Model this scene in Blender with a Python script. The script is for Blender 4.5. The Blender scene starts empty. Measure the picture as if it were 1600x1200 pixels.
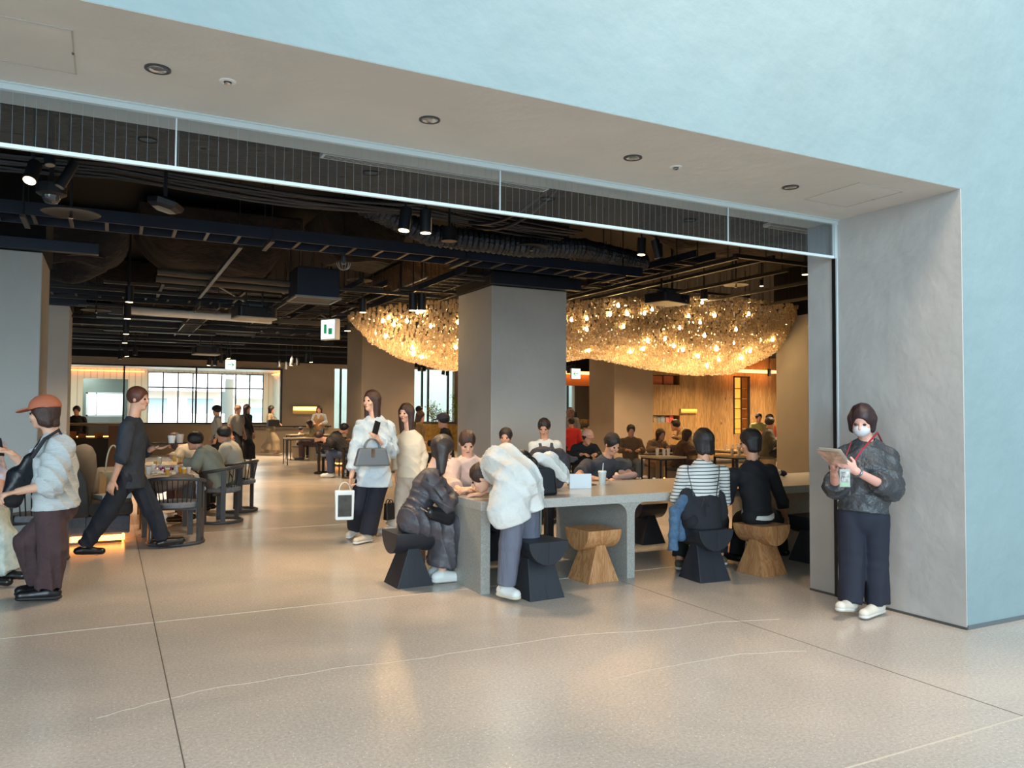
import bpy, math, random
import numpy as np
from mathutils import Vector, Matrix
random.seed(7); RNG = np.random.default_rng(11)
sc = bpy.context.scene
COL = sc.collection

# ---------------------------------------------------------------- camera
F_PX = 1225.0
YAW, PITCH, ROLL = (math.radians(a) for a in (27.185, 2.023, 0.325))
EYE = 1.5
fw = np.array([math.sin(YAW)*math.cos(PITCH), math.cos(YAW)*math.cos(PITCH), math.sin(PITCH)])
rt = np.cross(fw, [0, 0, 1.0]); rt /= np.linalg.norm(rt); up_ = np.cross(rt, fw)
_c, _s = math.cos(ROLL), math.sin(ROLL)
rt, up_ = _c*rt+_s*up_, -_s*rt+_c*up_
cam = bpy.data.cameras.new('camera'); cam.sensor_width = 36; cam.lens = 36*F_PX/1600
cam.clip_end = 300
co = bpy.data.objects.new('camera', cam); COL.objects.link(co); sc.camera = co
co.matrix_world = Matrix(((rt[0], up_[0], -fw[0], 0), (rt[1], up_[1], -fw[1], 0), (rt[2], up_[2], -fw[2], EYE), (0, 0, 0, 1)))

def ray(x, y): return rt*(x-800)+up_*(600-y)+fw*F_PX
def at(x, y, Y):
    """point of the place seen at (x, y), at depth Y"""
    d = ray(x, y); return np.array([0, 0, EYE])+d*(Y/d[1])
def onz(x, y, z=0.0):
    d = ray(x, y); return np.array([0, 0, EYE])+d*((z-EYE)/d[2])

# ---------------------------------------------------------------- world, light, exposure
w = bpy.data.worlds.new('world'); sc.world = w; w.use_nodes = True
bg = w.node_tree.nodes['Background']; bg.inputs[0].default_value = (0.66, 0.88, 1.0, 1); bg.inputs[1].default_value = 1.18
sc.view_settings.view_transform = 'Standard'; sc.view_settings.look = 'None'
sc.view_settings.gamma = 1; sc.view_settings.use_curve_mapping = False
sc.view_settings.exposure = 0.10

def lamp(name, kind, loc, energy, color, target=None, **kw):
    l = bpy.data.lights.new(name, kind); l.energy = energy; l.color = color
    for k, v in kw.items(): setattr(l, k, v)
    o = bpy.data.objects.new(name, l); COL.objects.link(o); o.location = loc
    if target is not None:
        o.rotation_euler = (Vector(target)-Vector(loc)).to_track_quat('-Z', 'Y').to_euler()
    return o
# soft low daylight entering the atrium from behind the viewer
lamp('atrium_daylight', 'SUN', (-5, -14, 3.4), 2.5, (0.70, 0.89, 1.0), target=(3.0, 6.0, 1.1), angle=math.radians(30))
# warm downlights of the atrium on the floor in front
lamp('atrium_downlight_warm', 'AREA', (3.6, 1.2, 7.5), 350, (1.0, 0.74, 0.52), target=(3.4, 2.2, 0), shape='DISK', size=2.5)
WARM = (1.0, 0.72, 0.44)
# rows of warm ceiling spots inside the hall
for (x, y, e) in [(1.6, 7.6, 120), (4.2, 8.3, 110), (7.8, 8.0, 150), (1.5, 13, 150), (3.6, 17, 180), (2.6, 6.6, 70), (2.0, 22, 300), (5.0, 25.5, 330),
                  (8.5, 17.5, 400), (12.5, 16, 400), (9.5, 22, 350), (16.5, 18, 420), (19.5, 18.2, 420), (14, 12.5, 300), (8.5, 26, 300), (0, 16, 200), (16, 24, 300)]:
    lamp('hall_ceiling_light', 'AREA', (x, y, 3.28), e*0.40, WARM, target=(x, y, 0), shape='DISK', size=0.35, spread=math.radians(130))

# ---------------------------------------------------------------- materials
def hx(h):
    h = h.lstrip('#'); v = [int(h[i:i+2], 16)/255 for i in (0, 2, 4)]
    return tuple(a/12.92 if a <= .04045 else ((a+.055)/1.055)**2.4 for a in v)
MATS = {}
def mat(name, col, rough=.6, metal=0, var=.0, scale=6.0, bump=0, bscale=40, emit=None, es=0, spec=.5, stretch=None, col2=None, alpha=1):
    if name in MATS: return MATS[name]
    m = bpy.data.materials.new(name); m.use_nodes = True; nt = m.node_tree; N = nt.nodes; L = nt.links
    b = N['Principled BSDF']; c = hx(col) if isinstance(col, str) else col
    b.inputs['Base Color'].default_value = (*c, 1); b.inputs['Roughness'].default_value = rough
    b.inputs['Metallic'].default_value = metal; b.inputs['Specular IOR Level'].default_value = spec
    tc = None
    if var or bump or col2:
        tc = N.new('ShaderNodeTexCoord'); src = tc.outputs['Object']
        if stretch:
            mp = N.new('ShaderNodeMapping'); mp.inputs['Scale'].default_value = stretch
            L.new(src, mp.inputs[0]); src = mp.outputs[0]
    if var or col2:
        n = N.new('ShaderNodeTexNoise'); n.inputs['Scale'].default_value = scale; n.inputs['Detail'].default_value = 6; n.inputs['Distortion'].default_value = .4
        L.new(src, n.inputs['Vector'])
        r = N.new('ShaderNodeValToRGB'); c2 = hx(col2) if col2 else tuple(min(1, a*(1+var)) for a in c)
        c1 = c if col2 else tuple(a*(1-var) for a in c)
        r.color_ramp.elements[0].position = .32; r.color_ramp.elements[1].position = .68
        r.color_ramp.elements[0].color = (*c1, 1); r.color_ramp.elements[1].color = (*c2, 1)
        L.new(n.outputs['Fac'], r.inputs[0]); L.new(r.outputs[0], b.inputs['Base Color'])
    if bump:
        n2 = N.new('ShaderNodeTexNoise'); n2.inputs['Scale'].default_value = bscale; n2.inputs['Detail'].default_value = 5
        L.new(src, n2.inputs['Vector']); bp = N.new('ShaderNodeBump'); bp.inputs['Strength'].default_value = bump; bp.inputs['Distance'].default_value = .55/bscale
        L.new(n2.outputs['Fac'], bp.inputs['Height']); L.new(bp.outputs[0], b.inputs['Normal'])
    if emit:
        b.inputs['Emission Color'].default_value = (*hx(emit), 1); b.inputs['Emission Strength'].default_value = es
    MATS[name] = m; return m

def m_floor():
    m = bpy.data.materials.new('terrazzo_floor'); m.use_nodes = True; nt = m.node_tree; N = nt.nodes; L = nt.links; b = N['Principled BSDF']
    tc = N.new('ShaderNodeTexCoord')
    n = N.new('ShaderNodeTexNoise'); n.inputs['Scale'].default_value = .55; n.inputs['Detail'].default_value = 5; n.inputs['Distortion'].default_value = .6
    L.new(tc.outputs['Object'], n.inputs['Vector'])
    r = N.new('ShaderNodeValToRGB'); r.color_ramp.elements[0].color = (*hx('#aca7a0'), 1); r.color_ramp.elements[1].color = (*hx('#c8bcb1'), 1)
    r.color_ramp.elements[0].position = .35; r.color_ramp.elements[1].position = .65; L.new(n.outputs['Fac'], r.inputs[0])
    n2 = N.new('ShaderNodeTexNoise'); n2.inputs['Scale'].default_value = 60; n2.inputs['Detail'].default_value = 4; L.new(tc.outputs['Object'], n2.inputs['Vector'])
    mx0 = N.new('ShaderNodeMix'); mx0.data_type = 'RGBA'; mx0.blend_type = 'OVERLAY'; mx0.inputs[0].default_value = .35
    L.new(r.outputs[0], mx0.inputs[6]); L.new(n2.outputs['Fac'], mx0.inputs[7])
    last = mx0.outputs[2]
    for sc_, th, colr, keep in ((48, .13, '#efe9df', .62), (85, .17, '#ddd6ca', .66), (60, .10, '#4c4a48', .72)):
        v = N.new('ShaderNodeTexVoronoi'); v.inputs['Scale'].default_value = sc_; L.new(tc.outputs['Object'], v.inputs['Vector'])
        lt = N.new('ShaderNodeMath'); lt.operation = 'LESS_THAN'; lt.inputs[1].default_value = th; L.new(v.outputs['Distance'], lt.inputs[0])
        sp = N.new('ShaderNodeSeparateColor'); L.new(v.outputs['Color'], sp.inputs[0])
        gt = N.new('ShaderNodeMath'); gt.operation = 'GREATER_THAN'; gt.inputs[1].default_value = keep; L.new(sp.outputs[0], gt.inputs[0])
        mu = N.new('ShaderNodeMath'); mu.operation = 'MULTIPLY'; L.new(lt.outputs[0], mu.inputs[0]); L.new(gt.outputs[0], mu.inputs[1])
        mx = N.new('ShaderNodeMix'); mx.data_type = 'RGBA'; L.new(mu.outputs[0], mx.inputs[0]); L.new(last, mx.inputs[6]); mx.inputs[7].default_value = (*hx(colr), 1)
        last = mx.outputs[2]
    L.new(last, b.inputs['Base Color'])
    n3 = N.new('ShaderNodeTexNoise'); n3.inputs['Scale'].default_value = 1.3; n3.inputs['Detail'].default_value = 4; L.new(tc.outputs['Object'], n3.inputs['Vector'])
    mr = N.new('ShaderNodeMapRange'); mr.inputs[3].default_value = .16; mr.inputs[4].default_value = .30; L.new(n3.outputs['Fac'], mr.inputs[0]); L.new(mr.outputs[0], b.inputs['Roughness'])
    b.inputs['Specular IOR Level'].default_value = .55
    return m

def m_glass(name, tint=(1, 1, 1), refl=1.0):
    m = bpy.data.materials.new(name); m.use_nodes = True; nt = m.node_tree; N = nt.nodes; L = nt.links
    N.remove(N['Principled BSDF']); out = N['Material Output']
    t = N.new('ShaderNodeBsdfTransparent'); t.inputs[0].default_value = (*tint, 1)
    g = N.new('ShaderNodeBsdfGlossy'); g.inputs['Roughness'].default_value = .02
    fr = N.new('ShaderNodeFresnel'); fr.inputs[0].default_value = 1.5
    mu = N.new('ShaderNodeMath'); mu.operation = 'MULTIPLY'; mu.inputs[1].default_value = refl; mu.use_clamp = True
    geo = N.new('ShaderNodeNewGeometry'); inv = N.new('ShaderNodeMath'); inv.operation = 'SUBTRACT'; inv.inputs[0].default_value = 1; L.new(geo.outputs['Backfacing'], inv.inputs[1])
    m9 = N.new('ShaderNodeMath'); m9.operation = 'MULTIPLY'; L.new(mu.outputs[0], m9.inputs[0]); L.new(inv.outputs[0], m9.inputs[1])
    L.new(fr.outputs[0], mu.inputs[0]); mx = N.new('ShaderNodeMixShader'); L.new(m9.outputs[0], mx.inputs[0]); L.new(t.outputs[0], mx.inputs[1]); L.new(g.outputs[0], mx.inputs[2])
    L.new(mx.outputs[0], out.inputs[0]); MATS[name] = m; return m

def m_wood(name, c1, c2, rough=.5, stretch=(8, 8, 1), planks=None, knots=True):
    m = bpy.data.materials.new(name); m.use_nodes = True; nt = m.node_tree; N = nt.nodes; L = nt.links; b = N['Principled BSDF']
    tc = N.new('ShaderNodeTexCoord'); mp = N.new('ShaderNodeMapping'); mp.inputs['Scale'].default_value = stretch; L.new(tc.outputs['Object'], mp.inputs[0])
    n = N.new('ShaderNodeTexNoise'); n.inputs['Scale'].default_value = 2.2; n.inputs['Detail'].default_value = 8; n.inputs['Distortion'].default_value = 1.2; L.new(mp.outputs[0], n.inputs['Vector'])
    wv = N.new('ShaderNodeMath'); wv.operation = 'MULTIPLY'; wv.inputs[1].default_value = 26; L.new(n.outputs['Fac'], wv.inputs[0])
    si = N.new('ShaderNodeMath'); si.operation = 'SINE'; L.new(wv.outputs[0], si.inputs[0])
    mr = N.new('ShaderNodeMapRange'); mr.inputs[1].default_value = -1; L.new(si.outputs[0], mr.inputs[0])
    mx = N.new('ShaderNodeMix'); mx.data_type = 'RGBA'; L.new(mr.outputs[0], mx.inputs[0]); mx.inputs[6].default_value = (*hx(c1), 1); mx.inputs[7].default_value = (*hx(c2), 1)
    last = mx.outputs[2]
    if planks:
        sp = N.new('ShaderNodeSeparateXYZ'); L.new(tc.outputs['Object'], sp.inputs[0])
        d = N.new('ShaderNodeMath'); d.operation = 'DIVIDE'; d.inputs[1].default_value = planks; L.new(sp.outputs[0], d.inputs[0])
        fl = N.new('ShaderNodeMath'); fl.operation = 'FLOOR'; L.new(d.outputs[0], fl.inputs[0])
        wn = N.new('ShaderNodeTexWhiteNoise'); wn.noise_dimensions = '1D'; L.new(fl.outputs[0], wn.inputs['W'])
        ml = N.new('ShaderNodeMapRange'); ml.inputs[3].default_value = .78; ml.inputs[4].default_value = 1.12; L.new(wn.outputs['Value'], ml.inputs[0])
        m2 = N.new('ShaderNodeMix'); m2.data_type = 'RGBA'; m2.blend_type = 'MULTIPLY'; m2.inputs[0].default_value = 1; L.new(last, m2.inputs[6]); L.new(ml.outputs[0], m2.inputs[7]); last = m2.outputs[2]
    if knots:
        mp2 = N.new('ShaderNodeMapping'); mp2.inputs['Scale'].default_value = (1, 1, .45); L.new(tc.outputs['Object'], mp2.inputs[0])
        v = N.new('ShaderNodeTexVoronoi'); v.inputs['Scale'].default_value = 2.4; L.new(mp2.outputs[0], v.inputs['Vector'])
        lt = N.new('ShaderNodeMapRange'); lt.inputs[1].default_value = .03; lt.inputs[2].default_value = .07; lt.inputs[3].default_value = 1; lt.inputs[4].default_value = 0; L.new(v.outputs['Distance'], lt.inputs[0])
        m3 = N.new('ShaderNodeMix'); m3.data_type = 'RGBA'; L.new(lt.outputs[0], m3.inputs[0]); L.new(last, m3.inputs[6]); m3.inputs[7].default_value = (.04, .02, .01, 1); last = m3.outputs[2]
    L.new(last, b.inputs['Base Color']); b.inputs['Roughness'].default_value = rough; MATS[name] = m; return m

def m_stripe(name, axis, period, c1, c2, duty=.5, rough=.8, phase=0, dots=False):
    m = bpy.data.materials.new(name); m.use_nodes = True; nt = m.node_tree; N = nt.nodes; L = nt.links; b = N['Principled BSDF']
    tc = N.new('ShaderNodeTexCoord'); sp = N.new('ShaderNodeSeparateXYZ'); L.new(tc.outputs['Object'], sp.inputs[0])
    d = N.new('ShaderNodeMath'); d.operation = 'DIVIDE'; d.inputs[1].default_value = period; L.new(sp.outputs[axis], d.inputs[0])
    fr = N.new('ShaderNodeMath'); fr.operation = 'FRACT'; L.new(d.outputs[0], fr.inputs[0])
    gt = N.new('ShaderNodeMath'); gt.operation = 'LESS_THAN'; gt.inputs[1].default_value = duty; L.new(fr.outputs[0], gt.inputs[0])
    mx = N.new('ShaderNodeMix'); mx.data_type = 'RGBA'; L.new(gt.outputs[0], mx.inputs[0]); mx.inputs[6].default_value = (*hx(c1), 1); mx.inputs[7].default_value = (*hx(c2), 1)
    L.new(mx.outputs[2], b.inputs['Base Color']); b.inputs['Roughness'].default_value = rough; MATS[name] = m; return m

def m_leafy(name, c1, c2):
    return mat(name, c1, .6, col2=c2, scale=14)

FLOOR = m_floor()
WALLF = mat('pale_plaster_front', '#82979c', .75, var=.05, scale=1.1, bump=.15, bscale=4)
CONC = mat('grey_plaster', '#aeadab', .7, var=.10, scale=1.2, bump=.12, bscale=5)
CONC2 = mat('column_plaster', '#aba9a4', .75, var=.06, scale=1.0, bump=.1, bscale=4)
BROWN = mat('brown_plaster', '#93826c', .8, var=.05, scale=1.5)
DARK = mat('matt_black_ceiling', '#070707', .9, var=.3, scale=2)
BLACKM = mat('black_metal', '#131419', .5, var=.2, scale=5)
NAVY = mat('dark_blue_black_steel', '#141d2e', .5, var=.2, scale=3)
LAG = mat('brown_lagging', '#2b2019', .9, col2='#0f0b08', scale=3, bump=.9, bscale=9, stretch=(1, 2.5, 1))
SILV = mat('crinkled_black_foil', '#3c4048', .35, metal=.7, bump=1, bscale=30)
WHITE_AL = mat('pale_aluminium', '#c9d6da', .35, metal=.2)
WHITEP = mat('white_paint', '#dcdedd', .5)
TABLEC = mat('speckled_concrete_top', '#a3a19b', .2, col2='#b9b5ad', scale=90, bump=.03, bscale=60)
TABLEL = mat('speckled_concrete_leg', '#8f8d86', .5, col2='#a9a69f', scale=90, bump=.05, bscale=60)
STOOLB = mat('blackened_wood', '#25282f', .45, var=.2, scale=3, stretch=(1, 1, .2), bump=.1, bscale=30)
STOOLW = m_wood('pale_cedar_wood', '#c08f62', '#a97448', .5, (7, 7, 1.2), knots=True)
OAK = m_wood('oak_panel_wall', '#a98450', '#8c6a3c', .55, (5, 5, .5), planks=.34, knots=True)
SLATE = mat('slate_blue_wood', '#3a3f44', .5, var=.1, scale=6)
UPH = mat('grey_upholstery', '#4d4945', .9, var=.12, scale=8, bump=.2, bscale=200)
UPHB = mat('blue_grey_upholstery', '#6a7078', .9, var=.12, scale=20, bump=.2, bscale=200)
SKIN = mat('skin', '#c99478', .55, var=.06, scale=10)
SKIN2 = mat('skin_light', '#d9a88e', .55, var=.06, scale=10)
HAIRB = mat('black_hair', '#1c1513', .45, var=.4, scale=20, stretch=(6, 6, 1), bump=.5, bscale=60)
HAIRR = mat('brown_hair', '#3b241b', .45, var=.4, scale=20, stretch=(6, 6, 1), bump=.5, bscale=60)
GLASS = m_glass('wired_glass', (.78, .88, .95), 2.6)
GLASSW = m_glass('window_glass', (.97, .99, .99), .6)
SCREW = mat('chrome', '#c9c9c9', .12, metal=1)

# ---------------------------------------------------------------- mesh helpers
def tag(o, label=None, cat=None, group=None, kind=None):
    if label: o['label'] = label
    if cat: o['category'] = cat
    if group: o['group'] = group
    if kind: o['kind'] = kind
    return o
def empty(name, loc, label=None, cat=None, group=None, rz=0):
    o = bpy.data.objects.new(name, None); COL.objects.link(o); o.location = tuple(float(a) for a in loc); o.rotation_euler = (0, 0, rz); o.empty_display_size = .1
    return tag(o, label, cat, group)

class MB:
    def __init__(s): s.v = []; s.f = []; s.m = []
    def raw(s, v, f, M=None):
        n = len(s.v)
        for p in v:
            p = Vector([float(a) for a in p]); s.v.append(tuple(M @ p) if M else tuple(p))
        s.f += [tuple(i+n for i in q) for q in f]; return s
    def box(s, lo, hi, M=None):
        x0, y0, z0 = lo; x1, y1, z1 = hi
        return s.raw([(x0, y0, z0), (x1, y0, z0), (x1, y1, z0), (x0, y1, z0), (x0, y0, z1), (x1, y0, z1), (x1, y1, z1), (x0, y1, z1)],
                     [(0, 3, 2, 1), (4, 5, 6, 7), (0, 1, 5, 4), (1, 2, 6, 5), (2, 3, 7, 6), (3, 0, 4, 7)], M)
    def bar(s, a, b, wx, wz=None):
        a = Vector([float(t) for t in a]); b = Vector([float(t) for t in b]); d = b-a; L = d.length; wz = wz or wx
        z = Vector((0, 0, 1)) if abs(d.normalized().z) < .99 else Vector((0, 1, 0))
        y = d.normalized(); x = y.cross(z).normalized(); z = x.cross(y)
        M = Matrix(((x.x, y.x, z.x, a.x), (x.y, y.y, z.y, a.y), (x.z, y.z, z.z, a.z), (0, 0, 0, 1)))
        return s.box((-wx/2, 0, -wz/2), (wx/2, L, wz/2), M)
    def tube(s, pts, r, n=10, closed=False):
        P = [Vector([float(t) for t in p]) for p in pts]; m = len(P); rr = r if isinstance(r, (list, tuple)) else [r]*m
        rings = []; prev = None
        for i, p in enumerate(P):
            if closed: d = P[(i+1) % m]-P[i-1]
            else: d = P[min(i+1, m-1)]-P[max(i-1, 0)]
            d = d.normalized()
            if prev is None: x = d.orthogonal().normalized()
            else: x = (prev-d*prev.dot(d)).normalized()
            prev = x; y = d.cross(x); rings.append([p+(x*math.cos(t)+y*math.sin(t))*rr[i] for t in [2*math.pi*k/n for k in range(n)]])
        v = [q for r_ in rings for q in r_]; f = []
        for i in range(m if closed else m-1):
            j = (i+1) % m
            for k in range(n):
                k2 = (k+1) % n; f.append((i*n+k, i*n+k2, j*n+k2, j*n+k))
        if not closed: f += [tuple(range(n-1, -1, -1)), tuple((m-1)*n+k for k in range(n))]
        return s.raw(v, f)
    def lathe(s, prof, c=(0, 0, 0), n=24, M=None, cap=True):
        v = []; f = []
        for r, z in prof:
            for k in range(n):
                t = 2*math.pi*k/n; v.append((c[0]+r*math.cos(t), c[1]+r*math.sin(t), c[2]+z))
        for i in range(len(prof)-1):
            for k in range(n):
                k2 = (k+1) % n; f.append((i*n+k, i*n+k2, (i+1)*n+k2, (i+1)*n+k))
        if cap:
            f.append(tuple(range(n-1, -1, -1))); f.append(tuple((len(prof)-1)*n+k for k in range(n)))
        return s.raw(v, f, M)
    def prism(s, poly, ax, lo, hi, M=None):
        """extrude a 2D polygon along axis ax"""
        n = len(poly); v = []
        for h in (lo, hi):
            for a, b in poly:
                v.append({0: (h, a, b), 1: (a, h, b), 2: (a, b, h)}[ax])
        f = [tuple(range(n-1, -1, -1)), tuple(range(n, 2*n))]+[(i, (i+1) % n, n+(i+1) % n, n+i) for i in range(n)]
        return s.raw(v, f, M)
    def build(s, name, m, parent=None, smooth=False, bevel=0, label=None, cat=None, group=None, kind=None, seg=2):
        me = bpy.data.meshes.new(name); me.from_pydata(s.v, [], s.f); me.validate()
        import bmesh
        bm = bmesh.new(); bm.from_mesh(me); bmesh.ops.recalc_face_normals(bm, faces=bm.faces); bm.to_mesh(me); bm.free()
        me.materials.append(m)
        if smooth:
            for p in me.polygons: p.use_smooth = True
            me.set_sharp_from_angle(angle=math.radians(40))
        o = bpy.data.objects.new(name, me); COL.objects.link(o)
        if parent: o.parent = parent
        if bevel:
            b = o.modifiers.new('bevel', 'BEVEL'); b.width = bevel; b.segments = seg; b.limit_method = 'ANGLE'
        return tag(o, label, cat, group, kind)

def centre_origin(o):
    """put a top-level mesh's origin at its base centre"""
    me = o.data; co_ = np.empty(len(me.vertices)*3); me.vertices.foreach_get('co', co_); co_ = co_.reshape(-1, 3)
    c = np.array([(co_[:, 0].min()+co_[:, 0].max())/2, (co_[:, 1].min()+co_[:, 1].max())/2, co_[:, 2].min()])
    me.vertices.foreach_set('co', (co_-c).ravel()); me.update(); o.location = c; return o

def copy_tree(o, parent=None):
    c = o.copy(); COL.objects.link(c)
    if parent: c.parent = parent
    for ch in list(o.children): copy_tree(ch, c)
    return c

def struct(name, mb, m, **kw): return mb.build(name, m, kind='structure', **kw)

# ---------------------------------------------------------------- setting
ZS = 3.11; YF = 3.45; YG = 4.53; YI = 4.82; XJ = 5.35; YW = 28.5
struct('floor', MB().box((-16, -9, -.2), (26, 40, 0)), FLOOR)
def joint(n, a, b, wdt, m): struct('trim_%d' % n, MB().bar((*a, .0008), (*b, .0008), wdt, .002), m)
JL = mat('pale_joint', '#c9c0b0', .5); JD = mat('dark_joint', '#5a554f', .6)
joint(1, (-12, 6.12), (16, 6.12), .008, JL); joint(2, (2.8, 2.35), (9, 2.35), .008, JL); joint(3, (-5, 2.35), (-1, 2.35), .008, JL)
joint(4, (.315, -3), (.315, 27), .005, JD); joint(5, (4.08, -1), (4.08, 5.8), .0025, JD); joint(6, (-12, 10.3), (4.4, 10.3), .008, JL); joint(7, (-3.5, -3), (-3.5, 10), .008, JD)
# hairline cracks running over the floor
for n, pts in enumerate(([(150, 1122), (230, 1100), (330, 1075), (420, 1062), (520, 1045), (640, 1032), (760, 1012), (900, 992), (1020, 985), (1120, 972), (1250, 966)],
                         [(950, 1062), (1050, 1040), (1160, 1022), (1290, 1015)])):
    P = [onz(*p) for p in pts]; Q = []
    for a, b in zip(P[:-1], P[1:]):
        for k in range(4):
            q = a+(b-a)*k/4; Q.append((q[0], q[1]+random.uniform(-.012, .012), .0009))
    c = MB()
    for a, b in zip(Q[:-1], Q[1:]): c.bar(a, b, .0028 if n == 0 else .0015, .0015)
    struct('trim_%d' % (8+n), c, JL)

wf = MB()
wf.box((-16, YF, ZS-.010), (XJ, YI, 11)); struct('wall_front', wf, WALLF)
struct('wall_front_right', MB().box((XJ, YF, 0), (16, YI, 11)), WALLF)
# the soffit and reveal are finished in a darker plaster skin
struct('ceiling_soffit', MB().box((-16, YF+.002, ZS-.012), (XJ-.012, YI, ZS-.002)), mat('soffit_plaster', '#cecbc6', .75, var=.06, scale=1.0, bump=.1, bscale=4))
struct('wall_reveal', MB().box((XJ-.012, YF+.001, 0.0), (XJ-.0005, YI, ZS-.010)), CONC)
struct('baseboard_front', MB().box((XJ-.004, YF-.006, 0), (16, YF+.01, .03)), mat('base_strip_grey', '#5d6468', .6))  # grey strip along the foot of the front wall
struct('baseboard_reveal', MB().box((XJ-.018, YF-.004, 0), (XJ, YI, .018)), mat('base_strip_dark', '#4a4a4a', .6))  # darker grey strip along the foot of the reveal
# hall shell
struct('wall_hall_left', MB().box((-14.2, YI, 0), (-14, 29, 4.6)), CONC2)
struct('wall_hall_right', MB().box((24, YI, 0), (24.2, 29, 4.6)), BROWN)
struct('ceiling', MB().box((-14, YI, 4.5), (24, YW+.25, 4.7)), DARK)
struct('wall_bulkhead', MB().box((-14, YI, ZS+.03), (24, YI+.02, 4.5)), DARK)
YW = 28.5
wb = MB()
wz0, wz1 = 1.07, 2.92
def wall_with_holes(x0, x1, z0, z1, y0, y1, holes):
    mb = MB(); xs = x0
    for (a, b, c, d) in sorted(holes):
        mb.box((xs, y0, z0), (a, y1, z1))
        if c > z0: mb.box((a, y0, z0), (b, y1, c))
        if d < z1: mb.box((a, y0, d), (b, y1, z1))
        xs = b
    mb.box((xs, y0, z0), (x1, y1, z1)); return mb
holes = [(-3.4, 5.42, 1.07, 2.93), (7.33, 7.95, .85, 3.05), (10.4, 12.1, 1.1, 3.12), (15.6, 17.65, .0, 2.86)]
struct('wall_back', wall_with_holes(-14, 24, 0, 3.2, YW, YW+.25, holes), BROWN)
struct('wall_back_upper', MB().box((-14, YW, 3.2), (24, YW+.25, 4.5)), DARK)
struct('trim_20', MB().box((-3.4, YW-.03, 2.92), (5.46, YW+.02, 2.97)), BLACKM)
tr = MB().box((-3.4, YW-.05, 1.03), (5.46, YW+.05, 1.07)); tr.box((5.40, YW-.03, 1.07), (5.46, YW+.05, 2.93)); struct('trim_21', tr, BLACKM)
# glazed partition of the tea room and the window wall behind it
wn = empty('window_1', (1, YW+.1, 1.07)); tag(wn, kind='structure')
def wl(o, x, y, z): return (x-o.location.x, y-o.location.y, z-o.location.z)
g = MB(); g.box(wl(wn, -3.4, YW+.1, 1.07), wl(wn, 5.4, YW+.11, 2.93)); g.build('glass_pane', GLASSW, wn)
for xx in (.42, 2.62):
    MB().box(wl(wn, xx-.025, YW+.05, 1.07), wl(wn, xx+.025, YW+.15, 2.93)).build('mullion', BLACKM, wn)
Y2 = 34.0
TEX = mat('textured_pale_render', '#bfbfb0', .8, var=.1, scale=12, bump=.6, bscale=30, stretch=(1, 1, .3))
struct('wall_far_right', MB().box((6.12, YW+.25, 0), (6.3, Y2, 3.08)), TEX)
struct('wall_far_left', wall_with_holes(-14, 6.3, 0, 3.08, Y2, Y2+.2, [(1.35, 5.75, .7, 3.0)]), m_stripe('ribbed_pale_panel', 0, .22, '#b9ad94', '#8f8570', .12))
struct('ceiling_far', MB().box((-14, YW+.25, 3.08), (6.3, Y2+.2, 3.12)), WHITEP)
ww = empty('window_2', (3.5, Y2, .7)); tag(ww, kind='structure')
MB().box(wl(ww, 1.35, Y2+.1, .7), wl(ww, 5.75, Y2+.11, 3.0)).build('glass_pane', GLASSW, ww)
for k in range(9):
    xx = 1.35+k*.55
    MB().box(wl(ww, xx-.025, Y2+.02, .7), wl(ww, xx+.025, Y2+.12, 3.0)).build('mullion', BLACKM, ww)
MB().box(wl(ww, 1.35, Y2+.02, 2.36), wl(ww, 5.75, Y2+.12, 2.42)).build('transom', BLACKM, ww)
MB().box(wl(ww, 1.35, Y2+.02, 2.96), wl(ww, 5.75, Y2+.12, 3.02)).build('head', BLACKM, ww)
for x_ in (-3.5, -1, 2, 5): lamp('tea_room_fill_light', 'AREA', (x_, 31.0, 3.0), 120, (.95, 1, .96), target=(x_, 31.5, 0), shape='DISK', size=1.2)  # unseen lamps added below the tea room ceiling to brighten the room
lamp('court_fill_light', 'AREA', (13, 30.5, 8), 1100, (.88, 1, .97), target=(13.5, 36, 1.5), shape='DISK', size=5)  # added area lamp that brightens the court wall in place of daylight
lamp('street_fill_light', 'AREA', (8, 44, 13), 26000, (.92, .98, 1.0), target=(9, 60, 3), shape='DISK', size=14)  # big lamp added outdoors to lift the house fronts as open sky would
# cove light strips of the tea room
COVE = mat('cove_strip', '#ff9a4a', .5, emit='#ff8a3c', es=9)
MB().box((-3.0, Y2-.12, 2.97), (1.2, Y2-.06, 3.0)).build('cove_light', COVE, label='warm cove light strip above the pale ribbed wall of the tea room', cat='light strip')
MB().box((6.02, YW+.6, 2.97), (6.08, Y2-.3, 3.0)).build('cove_light', COVE, label='warm cove light strip along the textured right side wall of the tea room', cat='light strip')
# tall slot window and planted court
for i, (a, b, c, d, ms) in enumerate([(7.33, 7.95, .85, 3.05, (7.58,)), (10.4, 12.1, 1.1, 3.12, (10.77, 11.02, 11.85)), (15.6, 17.65, 0, 2.86, (17.35,))]):
    wv = empty('window_%d' % (i+3), ((a+b)/2, YW+.1, c)); tag(wv, kind='structure')
    MB().box(wl(wv, a, YW+.1, c), wl(wv, b, YW+.11, d)).build('glass_pane', GLASSW, wv)
    for xx in ms: MB().box(wl(wv, xx-.03, YW+.05, c), wl(wv, xx+.03, YW+.15, d)).build('mullion', BLACKM, wv)
struct('wall_court', MB().box((6.3, 36, 0), (24, 36.2, 7)), mat('pale_court_render', '#c6cfc6', .8, var=.05, scale=2))

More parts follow.
